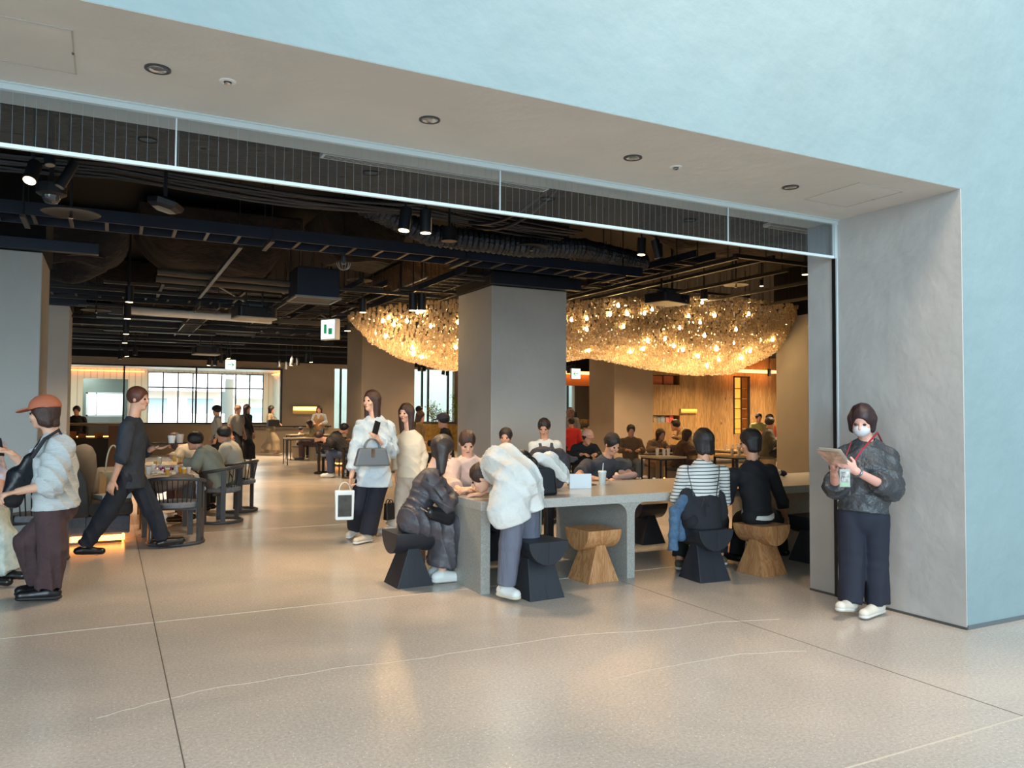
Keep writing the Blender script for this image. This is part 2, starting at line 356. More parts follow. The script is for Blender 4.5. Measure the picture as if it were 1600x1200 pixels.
# buildings outside the window
def facade(x0, x1, Y, zs, label, colr, colb):
    o = empty('apartment_building', ((x0+x1)/2, Y, 0), label, 'building')
    L = lambda x, y, z: wl(o, x, y, z)
    MB().box(L(x0, Y+1.4, 0), L(x1, Y+8, 16)).build('wall', colr, o)
    for z in zs:
        MB().box(L(x0, Y, z-.2), L(x1, Y+1.4, z)).build('balcony_slab', colb, o)
        MB().box(L(x0, Y, z), L(x1, Y+.12, z+1.05)).build('balcony_wall', colb, o)
        x = x0+.9
        while x < x1-2:
            wi = MB().box(L(x, Y+1.34, z+.3), L(x+1.7, Y+1.42, z+2.1)).build('window', mat('far_window', '#7f8f94', .3), o)
            x += 3.0
facade(8.5, 22, 62, (-.4, 2.6, 5.6, 8.6), 'white balconied apartment block seen through the right half of the long window', mat('facade_cream', '#e6dfd0', .8), mat('facade_white', '#f2f2ee', .8))
facade(-2, 7.2, 58, (.2, 3.0, 5.8), 'pinkish brick apartment block seen through the left half of the long window', mat('facade_brick', '#d8c8bc', .8), mat('facade_pink', '#e8dcd4', .8))
MB().box((-16, 40, -.25), (40, 80, -.05)).build('ground_street', mat('street', '#9a9a96', .9), kind='structure')
# columns, each boxed in dark steel at its head
for i, (x0, x1, y0, y1, zt) in enumerate([(-2.1, -.74, 10.8, 12.1, 3.36), (5.19, 6.53, 10.8, 12.1, 3.44), (12.45, 13.8, 10.8, 12.1, 3.5), (-2.1, -.75, 18.25, 19.6, 3.6), (5.34, 6.68, 18.25, 19.55, 3.9), (12.6, 13.95, 18.25, 19.55, 3.9), (-9.3, -8, 10.8, 12.1, 3.4)]):
    cm = MB().box((x0, y0, 0), (x1, y1, zt)); o = cm.build('column', CONC2 if (y0 < 15 or x0 < 0) else BROWN, kind='structure', bevel=.012)
    MB().box((x0-.03, y0-.02, zt+.012), (x1+.03, y1+.02, 4.5)).build('column_head', DARK, o)
    MB().box((x0-.012, y0-.012, .0), (x1+.012, y1+.012, .05)).build('skirting', mat('skirt', '#4d4a46', .6), o)
def beam(x0, x1, y, z0, z1, d, lab):
    MB().box((x0, y-d, z0), (x1, y, z1)).build('ceiling_beam', NAVY, label=lab, cat='beam', bevel=.006)
beam(5.14, 6.72, 10.78, 3.45, 3.64, .12, 'dark blue-black steel channel across the head of the middle column')
beam(-3.0, -.15, 10.78, 3.37, 3.50, .12, 'dark steel channel across the head of the left foreground column')
beam(-2.4, -.45, 18.22, 3.6, 4.2, .10, 'deep dark steel box at the head of the second left column')

# ---------------------------------------------------------------- soffit fittings
def downlight(x, y, lab):
    o = empty('recessed_downlight', (x, y, ZS-.012), lab, 'downlight', 'recessed downlights in the soffit')
    MB().lathe([(.044, -.002), (.044, .0), (.058, 0), (.058, -.006), (.050, -.008), (.044, -.004)], n=32, cap=False).build('trim_ring', mat('ring_dark', '#39393c', .4), o, smooth=True)
    MB().lathe([(.050, -.003), (.045, -.0045), (.036, -.001), (.028, 0.0), (.001, -.0005)], n=32, cap=False).build('reflector', SCREW, o, smooth=True)
for x, lab in ((.17, 'recessed downlight nearest the left edge of the grey soffit'), (1.53, 'second recessed downlight from the left in the soffit'), (2.89, 'third recessed downlight from the left in the soffit'), (4.25, 'recessed downlight beside the right access hatch')):
    downlight(x, 3.985, lab)
def sprinkler(x, y, lab):
    o = empty('ceiling_sprinkler', (x, y, ZS-.012), lab, 'sprinkler')
    MB().lathe([(.001, 0), (.040, 0), (.038, -.004), (.020, -.006), (.018, -.004)], n=28, cap=False).build('escutcheon', WHITEP, o, smooth=True)
    MB().lathe([(.012, 0), (.012, -.012), (.018, -.014), (.006, -.02)], n=16).build('deflector', SCREW, o, smooth=True)
sprinkler(.48, 3.98, 'small round sprinkler in the soffit just right of the leftmost downlight')
sprinkler(3.25, 4.01, 'small round sprinkler in the soffit left of the right-hand downlights')
def hatch(x0, x1, y0, y1, lab):
    o = empty('access_hatch', ((x0+x1)/2, (y0+y1)/2, ZS-.012), lab, 'access hatch'); t = .004
    a, b = (x1-x0)/2, (y1-y0)/2
    MB().box((-a+.006, -b+.006, -.002), (a-.006, b-.006, 0)).build('panel', mat('soffit_plaster', '#cecbc6'), o)
    f = MB(); f.box((-a, -b, -.004), (a, -b+t, 0)); f.box((-a, b-t, -.004), (a, b, 0)); f.box((-a, -b+t, -.004), (-a+t, b-t, 0)); f.box((a-t, -b+t, -.004), (a, b-t, 0))
    f.build('frame', mat('hatch_frame', '#b5b1aa', .5), o)
    MB().box((a-.012, -.012, -.005), (a-.002, .012, -.002)).build('latch', SCREW, o)
hatch(-.63, -.17, 3.74, 4.23, 'square access hatch at the left end of the soffit')
hatch(4.58, 5.04, 3.68, 4.17, 'square access hatch in the right corner of the soffit')

# ---------------------------------------------------------------- wired glass smoke screen
gx0, gx1, gz0 = -14.0, XJ-.012, 2.795
sg = empty('smoke_screen', (2.0, YG, ZS), 'long wired glass smoke screen hanging under the soffit on a pale rail', 'glass screen')
S = lambda x, y, z: wl(sg, x, y, z)
tp = MB(); tp.box(S(gx0, YG-.03, ZS-.045), S(gx1, YG+.01, ZS-.012)); tp.box(S(gx0, YG-.05, ZS-.018), S(gx1, YG-.03, ZS-.012)); tp.build('top_rail', WHITE_AL, sg)
MB().box(S(gx0, YG-.012, gz0-.012), S(gx1-.02, YG+.012, gz0+.008)).build('bottom_rail', mat('rail_pale', '#e2eef0', .3), sg)
MB().box(S(gx1-.03, YG-.02, gz0-.012), S(gx1, YG+.015, ZS-.045)).build('end_post', WHITE_AL, sg)
WIRE = mat('wire', '#9fb0b5', .4, metal=.5)
seams = [-7.5, -5.5, -3.6, -1.65, .29, 2.23, 4.17, gx1-.03]
for a, b in zip(seams[:-1], seams[1:]):
    p = MB().box(S(a+.004, YG-.003, gz0+.008), S(b-.004, YG+.003, ZS-.045)).build('glass_pane', GLASS, sg)
    wm = MB(); k = math.ceil((a+.01)/.0505)
    while k*.0505 < b-.01:
        wm.box(S(k*.0505-.0004, YG-.0005, gz0+.01), S(k*.0505+.0004, YG+.0009, ZS-.046)); k += 1
    wm.build('wires', WIRE, p)
    MB().box(S(b-.004, YG-.005, gz0), S(b+.004, YG+.005, ZS-.045)).build('seam', WHITE_AL, sg)
# shutter guide running down the reveal
gd = MB().box((XJ-.02, YG-.005, 0), (XJ-.008, YG+.03, ZS-.012)); gd.build('shutter_guide', mat('guide_dark', '#17181a', .4), label='black vertical shutter groove in the grey reveal behind the standing staff member', cat='guide rail')
MB().box((XJ-.022, YG-.022, 0), (XJ-.008, YG-.008, ZS-.012)).build('shutter_guide', WHITE_AL, label='pale metal edge strip beside the black groove in the grey reveal', cat='guide rail')

# slot diffuser on the hall ceiling just inside
def slot(x0, x1, y, z, lab):
    o = empty('slot_diffuser', ((x0+x1)/2, y, z), lab, 'air diffuser'); a = (x1-x0)/2
    MB().box((-a, -.05, 0), (a, .05, .03)).build('frame', WHITEP, o)
    MB().box((-a+.05, -.03, .03), (a-.05, .03, 4.5-z)).build('plenum_duct', DARK, o)
    for k in (-.025, .0, .025): MB().box((-a+.02, k-.006, -.002), (a-.02, k+.006, .0)).build('slot', BLACKM, o)
slot(1.30, 3.13, 5.5, 3.3, 'long pale slot diffuser seen through the middle of the wired glass')
slot(5.6, 7.2, 5.55, 3.3, 'pale slot diffuser seen through the right end of the wired glass')

# ---------------------------------------------------------------- overhead services
def lumpy(name, x0, x1, y0, y1, z0, z1, m, lab, amp=.08, seed=1, cat='lagged duct', nx=46, ny=30):
    rs = np.random.default_rng(seed); o = MB(); v = []; f = []
    ph = rs.uniform(0, 6.28, 12); fr = rs.uniform(1.5, 9, (12, 2))
    def h(x, y): return sum(math.sin(fr[k, 0]*x+fr[k, 1]*y+ph[k])/(1+.25*(fr[k, 0]+fr[k, 1])) for k in range(12))
    for j in range(ny+1):
        for i in range(nx+1):
            u = i/nx; t = j/ny; x = x0+(x1-x0)*u; y = y0+(y1-y0)*t
            e = min(1, min(u, 1-u)*5)*min(1, min(t, 1-t)*5)
            e = math.sqrt(max(0, e)); z = z1-(z1-z0)*e+amp*.35*h(x, y)*e
            v.append((x, y, z))
    n = nx+1
    for j in range(ny):
        for i in range(nx): a = j*n+i; f.append((a, a+1, a+n+1, a+n))
    b = len(v); v += [(x0, y0, z1+.02), (x1, y0, z1+.02), (x1, y1, z1+.02), (x0, y1, z1+.02)]; f.append((b, b+1, b+2, b+3))
    o.raw(v, f); return centre_origin(o.build(name, m, smooth=True, label=lab, cat=cat))
lumpy('lagged_duct', -5.5, 5.0, 6.2, 7.8, 3.62, 4.2, LAG, 'wide brown lagged duct crossing just behind the glass screen', amp=.04, seed=3, nx=120)
lumpy('lagged_duct', 0.3, 2.5, 11.6, 14.2, 3.62, 4.3, LAG, 'crumpled brown lagging hanging above the left table area', amp=.22, seed=5)
lumpy('lagged_duct', 2.6, 3.9, 10.8, 12.1, 3.66, 4.3, LAG, 'brown lagged duct end beside the hanging dark box', amp=.12, seed=8)
lumpy('lagged_duct', 5.1, 7.0, 13.4, 17.5, 4.05, 4.45, mat('amber_lagging', '#34261a', .9, col2='#1c140d', scale=3, bump=.9, bscale=9), 'amber lagging above the left half of the glass chandelier', amp=.12, seed=9)
lumpy('lagged_duct', -.6, 3.0, 17.0, 19.6, 3.75, 4.4, LAG, 'ragged brown lagging far above the left walkway', amp=.2, seed=11)
lumpy('lagged_duct', 7.2, 10.2, 8.0, 10.0, 4.0, 4.4, mat('amber_lagging', '#6b4a28'), 'flat brown lagged panel above the right pair of spotlights', amp=.03, seed=12)
lumpy('lagged_duct', -1.5, .25, 13, 15.3, 3.75, 4.3, mat('navy_lagging', '#151b28', .8, bump=.9, bscale=8), 'dark blue wrapped duct behind the left foreground column', amp=.2, seed=13)
for (x0, x1, y0, y1, z0, sd, lab) in [(8.5, 13.0, 5.6, 7.4, 3.9, 21, 'brown lagged duct above the right end of the glass screen'), (-4, 1, 21, 24, 3.7, 22, 'far brown lagging above the tea room end'), (3, 8, 21.5, 24.5, 3.75, 23, 'far brown lagging between the two columns')]:
    lumpy('lagged_duct', x0, x1, y0, y1, z0, 4.4, LAG, lab, amp=.12, seed=sd)
def flex(pts, r, lab, m=SILV, name='flexible_duct'):
    P = [np.array(p, float) for p in pts]; Q = []; R_ = []
    for a, b in zip(P[:-1], P[1:]):
        n = max(6, int(np.linalg.norm(b-a)/.035))
        for k in range(n): Q.append(a+(b-a)*k/n); R_.append(r*(1+.08*(-1)**len(Q)+random.uniform(-.05, .05)))
    mb = MB().tube(Q, R_, 14); return centre_origin(mb.build(name, m, smooth=False, label=lab, cat='flexible duct'))
flex([(2.5, 8.6, 3.85), (3.4, 8.8, 3.62), (4.6, 8.75, 3.6), (5.6, 8.9, 3.7), (7.0, 9.4, 3.72)], .13, 'crinkled silver-black flexible duct behind the middle spotlights')
flex([(-.5, 19.9, 3.85), (.9, 20.0, 3.8), (2.0, 20.1, 3.85)], .13, 'crinkled flexible duct far left above the walkway')
# cable ladders
def ladder(a, b, wdt, lab, h=.10, step=.30, m=NAVY):
    a = np.array(a, float); b = np.array(b, float); d = b-a; L = np.linalg.norm(d); d /= L; n = np.cross(d, [0, 0, 1]); n /= np.linalg.norm(n)
    o = empty('cable_ladder', a, lab, 'cable tray')
    for s in (-1, 1): MB().bar(n*s*wdt/2, n*s*wdt/2+d*L, .02, h).build('side_rail', m, o)
    r = None
    for k in range(1, int(L/step)):
        p = d*k*step
        if r is None: r = MB().bar(-n*(wdt/2-.01), n*(wdt/2-.01), .035, .02).build('rung', mat('rung_steel', '#3a332c', .5), o); r.location = tuple(p+np.array([0, 0, -h/2+.012]))
        else: q = r.copy(); COL.objects.link(q); q.parent = o; q.location = tuple(p+np.array([0, 0, -h/2+.012]))
    # hangers
    k = .4
    while k < L:
        for s in (-1, 1):
            p = d*k+n*s*(wdt/2+.02); MB().bar(p+[0, 0, -h/2-.02], p+[0, 0, 4.5-a[2]-(b[2]-a[2])*k/L], .012).build('hanger_rod', BLACKM, o)
        p = d*k; MB().bar(p-n*(wdt/2+.06)+[0, 0, -h/2-.025], p+n*(wdt/2+.06)+[0, 0, -h/2-.025], .05, .03).build('support_channel', mat('rung_steel', '#3a332c'), o)
        k += 2.4
    return o
ladder((-6, 9.35, 3.50), (6.75, 9.3, 3.50), .45, 'long near cable ladder crossing the whole hall in front of the middle column', h=.13, step=.33)
ladder((4.75, 10.3, 3.56), (4.75, 17.5, 3.56), .42, 'cable ladder running into the hall left of the middle column', step=.3)
ladder((3.9, 12.6, 3.66), (3.9, 24, 3.66), .42, 'second cable ladder running back above the walkway', step=.3)
ladder((-3, 17.0, 3.72), (4.0, 17.0, 3.72), .45, 'cable ladder crossing above the left tables', step=.4)
ladder((-1, 20.6, 3.55), (9, 20.6, 3.55), .40, 'far cable ladder crossing above the walkway', step=.4)
ladder((7.5, 8.6, 3.75), (7.5, 16, 3.75), .35, 'cable ladder running back right of the middle column', step=.35)
def unistrut(a, b, lab, wd=.05, m=None, name='steel_channel'):
    mb = MB().bar(a, b, wd, .05); a_, b_ = np.array(a, float), np.array(b, float); n_ = max(2, int(np.linalg.norm(b_-a_)/2.5))
    for k in range(n_+1): q_ = a_+(b_-a_)*(.02+.96*k/n_); mb.box((q_[0]-.005, q_[1]-.005, q_[2]), (q_[0]+.005, q_[1]+.005, 4.5))
    return centre_origin(mb.build(name, m or mat('unistrut', '#2c2823', .45), label=lab, cat='ceiling rail'))
un = 0
for i, (x, y0, y1, z) in enumerate([(7.15, 7.6, 16, 3.50), (8.0, 7.8, 15, 3.62), (8.9, 8.4, 14.5, 3.62), (10.2, 8.0, 14, 3.66), (11.6, 9.2, 14, 3.66), (1.35, 9.7, 14.5, 3.45), (3.0, 13, 20, 3.7), (2.2, 15, 24, 3.7), (.8, 15, 25, 3.72), (5.8, 13, 24, 3.72)]):
    unistrut((x, y0, z), (x, y1, z), 'dark ceiling rail running away from the viewer, %s' % ['right of the middle column', 'left of the right projector', 'over the right projector', 'right of the right projector', 'furthest right near the column', 'above the left table', 'above the walkway', 'above the left walkway edge', 'far left over the walkway', 'above the chandelier tip'][i])
for i, (x0, x1, y, z) in enumerate([(7.1, 11.8, 7.6, 3.52), (4.2, 6.1, 11.9+.35, 3.52), (2.6, 5.0, 12.4, 3.45), (-3, 4.6, 15.4, 3.6), (-2, 4.8, 16.4, 3.55), (-2, 5.2, 19.2, 3.5), (-2, 9, 21.8, 3.5), (-2, 10, 23.4, 3.45), (-2, 12, 25.0, 3.4), (-2, 12, 26.6, 3.35), (7, 12, 12.4, 3.95)]):
    unistrut((x0, y, z), (x1, y, z), 'dark ceiling rail crossing the hall, %s' % ['over the right pair of spotlights', 'just behind the middle column', 'left of the middle column', 'above the left tables', 'second one above the left tables', 'over the mid walkway', 'over the far walkway', 'third furthest from the viewer', 'second furthest from the viewer', 'furthest from the viewer', 'above the chandelier rim'][i], m=BLACKM if i > 3 else None)
rs_ = random.Random(5)
LITE = mat('greyish_steel', '#55534c', .4, metal=.4)
for k in range(20):
    y = 15.6+k*.62; x0 = -2+rs_.uniform(0, 3); x1 = x0+rs_.uniform(2.0, 5.5); z = 3.34+rs_.uniform(0, .5)
    if x1 > 5.0 and 17.8 < y < 20: x1 = 5.0
    centre_origin(MB().box((x0, y-.03-.05*(k % 3), z), (x1, y+.03+.05*(k % 3), z+.05+.05*(k % 2))).box(((x0+x1)/2-.006, y-.006, z+.05), ((x0+x1)/2+.006, y+.006, 4.5)).build('ceiling_rail', LITE if k % 3 == 0 else BLACKM, label='%s %s rail in the crowded far ceiling, counted from the viewer' % (['nearest', 'second', 'third', 'fourth', 'fifth', 'sixth', 'seventh', 'eighth', 'ninth', 'tenth', 'eleventh', 'twelfth', 'thirteenth', 'fourteenth', 'fifteenth', 'sixteenth', 'seventeenth', 'eighteenth', 'nineteenth', 'furthest'][k], 'greyish flat' if k % 3 == 0 else ('black wide' if k % 3 == 2 else 'black slim')), cat='ceiling rail'))
ladder((1.6, 15.2, 3.42), (1.6, 21.5, 3.42), .34, 'cable ladder running back over the left side of the walkway', step=.3, m=LITE)
ladder((3.1, 14.2, 3.56), (3.1, 22.0, 3.56), .36, 'cable ladder running back over the middle of the walkway', step=.3, m=LITE)
# pale conduits, bundles of pipes
PIPE = mat('pale_conduit', '#8f928f', .35, metal=.4)
for i, (a, b, r, m) in enumerate([((.2, 16.2, 3.35), (2.9, 16.4, 3.33), .075, WHITEP), ((-2, 22.6, 3.6), (6, 22.6, 3.6), .02, PIPE), ((-2, 20.1, 3.62), (5, 20.1, 3.62), .02, PIPE), ((-2, 24.2, 3.5), (8, 24.2, 3.5), .02, PIPE),
                               ((1.6, 14.6, 3.72), (3.6, 19.8, 3.72), .018, PIPE), ((2.6, 14.6, 3.74), (4.6, 18.8, 3.74), .018, PIPE), ((4.6, 12, 3.70), (4.6, 20, 3.70), .016, PIPE), ((-2, 18.4, 3.66), (4.9, 18.4, 3.66), .018, PIPE), ((.6, 12.8, 3.56), (3.0, 12.9, 3.54), .05, mat('tan_duct', '#4d4438', .6)), ((.6, 13.1, 3.5), (3.0, 13.2, 3.48), .05, mat('tan_duct', '#4d4438'))]):
    centre_origin(MB().tube([a, b], r, 12).build('conduit' if r < .06 else 'round_duct', m, smooth=True, cat='pipe',
        label=['fat pale jointed duct above the far left walkway', 'thin pale conduit crossing in front of the far exit sign', 'thin pale conduit over the mid walkway', 'furthest thin pale conduit crossing the hall', 'pale conduit running back above the left table', 'pale conduit running back beside the first one over the left table', 'thin pipe along the ladder left of the middle column', 'thin pipe crossing above the walkway', 'upper tan pipe near the left lagging', 'lower tan pipe near the left lagging'][i]))
for i in range(9):
    y = 7.9+.06*i; P = [(x, y+.04*math.sin(x*1.3+i), 3.72+.015*math.sin(x*2.1+i*1.7)-.10*math.sin((x % 3)/3*math.pi)*.5) for x in np.arange(-6, 5.2, .25)]
    centre_origin(MB().tube(P, .014, 6).build('ceiling_cable', mat('cable_black', '#14171f', .4), smooth=True, label='black cable in the ceiling bundle, '+['frontmost', 'second', 'third', 'fourth', 'fifth', 'sixth', 'seventh', 'eighth', 'rearmost'][i]+' under the near lagged duct', cat='cable', group='bundle of ceiling cables'))
def catenary(a, b, sag, r, lab, m=None):
    a = np.array(a); b = np.array(b); P = [a+(b-a)*t+np.array([0, 0, -sag*4*t*(1-t)]) for t in np.linspace(0, 1, 16)]
    centre_origin(MB().tube(P, r, 8).build('ceiling_cable', m or mat('cable_black', '#14171f'), smooth=True, label=lab, cat='cable'))
catenary((4.0, 6.6, 3.95), (3.6, 8.4, 3.75), .25, .02, 'thick black cable looping right of the middle spotlights')
catenary((4.1, 6.7, 3.95), (3.75, 8.5, 3.75), .28, .02, 'second thick black cable looping right of the middle spotlights')
catenary((3.2, 8.9, 3.7), (4.9, 9.0, 3.65), .12, .015, 'slim cable drooping in front of the flexible duct')

def tracklight(x, y, Y, L, r, tilt, az, lit, lab, zc=4.5):
    """barrel whose mouth is seen at (x, y)"""
    p = at(x, y, Y); o = empty('track_spotlight', p, lab, 'spotlight')
    ax = np.array([math.sin(tilt)*math.cos(az), math.sin(tilt)*math.sin(az), math.cos(tilt)])
    q = ax*L
    MB().tube([ax*.0, ax*.01, q], [r, r, r], 20).build('barrel', BLACKM, o, smooth=True)
    if lit:
        MB().tube([ax*-.004, ax*.004], r*.86, 20).build('lens', mat('lit_lens', '#ffe9b8', .3, emit='#ffdf9a', es=9), o)
    else:
        MB().tube([ax*-.003, ax*.004], r*.86, 20).build('lens', mat('dull_lens', '#8a8578', .2), o)
    MB().bar(q*.6, q*.6+np.array([0, 0, L*.6]), .02, .012).build('yoke', BLACKM, o)
    t = q*.6+np.array([0, 0, L*.6]); MB().tube([t, (t[0], t[1], max(t[2]+.1, 4.5-p[2]))], .012, 8).build('stem', BLACKM, o)
tracklight(46, 282, 6.3, .16, .045, .5, 1.2, True, 'glowing spotlight at the far left just under the glass screen', 3.8)
tracklight(78, 258, 6.2, .17, .035, .2, 2, False, 'unlit black spotlight right of the glowing one at the far left', 3.8)
tracklight(93, 292, 6.5, .22, .035, -.45, 3.5, False, 'tilted slim black spotlight above the black dome at the far left', 3.8)
tracklight(631, 360, 6.4, .20, .052, .15, .5, True, 'left one of the two spotlights under the middle of the glass screen', 3.75)
tracklight(665, 364, 6.4, .20, .052, 0.0, 0, True, 'right one of the two spotlights under the middle of the glass screen', 3.75)
tracklight(1002, 398, 7.6, .20, .052, .05, 0, True, 'left one of the two spotlights above the right projector', 3.7)
tracklight(1029, 403, 7.6, .22, .052, .25, 3.1, False, 'right one of the two spotlights above the right projector', 3.7)
tracklight(645, 485, 12.3, .28, .07, 0, 0, True, 'left one of the spotlight pair in front of the left half of the chandelier', 3.8)
tracklight(659, 485, 12.3, .28, .07, 0, 0, True, 'right one of the spotlight pair in front of the left half of the chandelier', 3.8)
tracklight(567, 488, 13, .22, .06, 0, 0, True, 'spotlight at the left tip of the chandelier')
tracklight(1100, 468, 11.6, .2, .07, 0, 0, True, 'spotlight just right of the right projector')
for i, (x, y, Y) in enumerate([(202, 472, 13.5), (199, 498, 15.5), (197, 522, 18), (195, 536, 20)]):
    tracklight(x, y, Y, .24, .06, 0, 0, True, ['nearest', 'second', 'third', 'furthest'][i]+' spotlight in the row above the left walkway edge', 3.75)
for i, (x, y, Y) in enumerate([(198, 557, 24), (211, 555, 24), (188, 561, 24.5), (326, 571, 25.5), (336, 571, 25.5), (345, 567, 25), (357, 560, 24), (447, 577, 26), (436, 573, 26), (455, 571, 25.6), (465, 571, 25.6), (478, 565, 24.8), (486, 566, 24.8), (655, 580, 26.5), (663, 580, 26.5), (692, 586, 26), (699, 587, 26), (888, 583, 22), (896, 581, 22), (1202, 588, 19)]):
    tracklight(x, y, Y, .24, .06, .15*(i % 3-1), i, i % 3 == 0, ['small distant spotlight high above %s' % s for s in ('the tea room screen', 'the tea room screen, second of its pair', 'the left edge of the tea room', 'the left side of the far exit sign', 'the far exit sign', 'the right side of the far exit sign', 'the exit sign, on the nearer rail', 'the coat wearer', 'the right end of the long window', 'the far brown wall', 'the far brown wall beside its twin', 'the wall light', 'the wall light, beside its twin', 'the planted court window', 'the planted court window, right of its twin', 'the bamboo', 'the bamboo, right of its twin', 'the sign with a left arrow', 'the sign with a left arrow, right of its twin', 'the right end of the oak wall')][i], 3.75)
for i, (x, y, Y, r) in enumerate([(1258, 429, 9.5, .06), (1250, 478, 13, .08), (543, 517, 16, .07), (1145, 447, 11, .05), (1190, 447, 11.2, .04), (895, 447, 13, .05)]):
    p = at(x, y, Y); o = empty('ceiling_downlight', p, 'small lit round downlight in the dark ceiling, %s' % ['right edge beside the reveal', 'over the warm lit column', 'left of the chandelier tip', 'right of the right projector', 'second one right of the right projector', 'just right of the middle column'][i], 'downlight')
    MB().tube([(0, 0, 0), (0, 0, .12)], r, 18).build('can', BLACKM, o, smooth=True); MB().tube([(0, 0, -.004), (0, 0, .004)], r*.85, 18).build('lens', mat('lit_lens', '#ffe9b8'), o)
    MB().bar((0, 0, .12), (0, 0, 4.5-p[2]), .012).build('stem', BLACKM, o)
# dome camera, hexagonal lamp, discs, speaker, caged sensor
p = at(80, 316, 6.6); o = empty('dome_camera', p, 'black dome security camera below the slim spotlight at the far left', 'camera')
MB().lathe([(.06, .14), (.10, .13), (.10, .06), (.075, .045)], n=28).build('housing', BLACKM, o, smooth=True)
MB().lathe([(.062, .05), (.058, .02), (.04, -.005), (.001, -.015)], n=28, cap=False).build('dome', mat('smoked_dome', '#2a2c30', .05, spec=1), o, smooth=True)
MB().bar((0, 0, .13), (0, 0, .75), .03).build('stem', BLACKM, o)
p = at(258, 322, 7.2); o = empty('hexagonal_lamp', p, 'black hexagonal sensor lamp hanging left of centre under the lagged duct', 'lamp')
MB().lathe([(.09, .06), (.15, .03), (.14, -.01), (.1, -.035)], n=6, M=Matrix.Rotation(.25, 4, 'Y')).build('housing', BLACKM, o)
MB().lathe([(.099, -.036), (.001, -.04)], n=6, M=Matrix.Rotation(.25, 4, 'Y'), cap=False).build('diffuser', mat('grey_lens', '#77736b', .3), o)
MB().bar((0, 0, .05), (0, 0, .5), .03).build('stem', BLACKM, o)
for i, (x, y, Y, r) in enumerate([(111, 333, 8.0, .24), (135, 404, 13.5, .30), (830, 386, 8.6, .21), (562, 438, 13, .22), (1150, 445, 10.4, .22), (150, 485, 16, .25)]):
    p = at(x, y, Y); o = empty('sprinkler_shield', p, 'round sprinkler shield disc, %s' % ['large one beside the dome camera at the far left', 'above the head of the second left column', 'right of the black speaker under the glass screen', 'left of the chandelier below the near cable ladder', 'right of the right projector', 'left of the row of walkway spotlights'][i], 'sprinkler')
    MB().lathe([(.02, .035), (r*.9, .01), (r, 0), (r*.97, -.006), (r*.5, .012), (.012, .02)], n=36, cap=False).build('shield', mat('disc_metal', '#1c1b1a', .4, metal=.3), o, smooth=True)
    MB().lathe([(.01, .02), (.014, -.03), (.022, -.045), (.005, -.055)], n=14).build('sprinkler_head', SCREW, o, smooth=True)
    MB().tube([(0, 0, .02), (0, 0, 4.5-p[2])], .012, 8).build('pipe', BLACKM, o)
p = at(702, 377, 7.6); o = empty('pendant_speaker', p, 'black cylindrical speaker hanging right of the middle spotlights', 'speaker')
MB().lathe([(.075, .15), (.078, .14), (.078, .02), (.085, 0)], n=28).build('housing', BLACKM, o, smooth=True); MB().lathe([(.084, -.001), (.001, -.001)], n=28, cap=False).build('grille', mat('brown_grille', '#6b5a48', .6), o)
MB().bar((0, 0, .15), (0, 0, 4.5-p[2]), .02).build('stem', BLACKM, o)
p = at(537, 415, 10.0); o = empty('caged_sensor', p, 'sensor in a wire cage hanging below the near cable ladder', 'sensor')
MB().tube([(0, 0, .02), (0, 0, .13)], .03, 14).build('body', mat('sensor_grey', '#3f4a52', .4), o, smooth=True)
for k in range(6):
    t = k*math.pi/6; MB().tube([(math.cos(t)*.09*math.cos(q), math.sin(t)*.09*math.cos(q), .09*math.sin(q)+.03) for q in np.linspace(math.pi, 2*math.pi, 12)], .003, 6).build('cage_wire', PIPE, o, smooth=True)
MB().bar((0, 0, .13), (0, 0, 4.5-p[2]), .02).build('stem', BLACKM, o)
# hanging plant box (air handler) and projectors
p = at(490, 470, 12.6); o = empty('air_handling_box', p, 'dark box duct with a bright lower rim hanging left of the chandelier', 'duct box')
MB().box((-.33, -.33, .03), (.33, .33, .48)).build('body', NAVY, o, bevel=.01); r_ = MB()
for a, b, c, d in ((-.36, -.36, .36, -.33), (-.36, .33, .36, .36), (-.36, -.33, -.33, .33), (.33, -.33, .36, .33)): r_.box((a, b, 0), (c, d, .03))
r_.build('rim', PIPE, o); MB().box((-.33, -.33, .01), (.33, .33, .02)).build('grille', BLACKM, o)
for s in (-1, 1):
    for q in (-1, 1): MB().bar((s*.3, q*.3, .48), (s*.3, q*.3, 4.5-p[2]), .012).build('hanger_rod', BLACKM, o)
def projector(x, y, Y, wd, dp, hh, rz, lab, lens=True, band=False):
    p = at(x, y, Y); o = empty('projector', p, lab, 'projector', rz=rz); a, b = wd/2, dp/2; c = .04
    poly = [(-a, -b+c), (-a+c, -b), (a-c, -b), (a, -b+c), (a, b-c), (a-c, b), (-a+c, b), (-a, b-c)]
    MB().prism(poly, 2, 0, hh).build('housing', mat('projector_black', '#17181b', .4), o, bevel=.012)
    if band: MB().prism([(u*1.01, v*1.01) for u, v in poly], 2, -.03, 0).build('base_panel', mat('projector_cream', '#a59f8c', .5), o, bevel=.01); MB().box((-a+.1, -b-.004, .03), (a-.1, -b+.01, hh-.03)).build('vent_grille', BLACKM, o)
    MB().tube([(a-.16, -b+.02, hh/2), (a-.16, -b-.05, hh/2)], .05, 20).build('lens', mat('smoked_dome', '#2a2c30'), o, smooth=True)
    MB().box((-.12, -.1, hh), (.12, .1, hh+.06)).build('mount_plate', mat('mount_grey', '#3c444c', .5), o, bevel=.005)
    MB().box((-.22, -.02, hh+.06), (.22, .02, hh+.09)).build('mount_bar', BLACKM, o)
    for s in (-.14, .14): MB().bar((s, 0, hh+.09), (s, 0, 4.5-p[2]), .025).build('mount_pole', BLACKM, o)
projector(397, 497, 14.0, .66, .5, .17, .15, 'projector with a cream underside hanging above the left walkway', band=True)
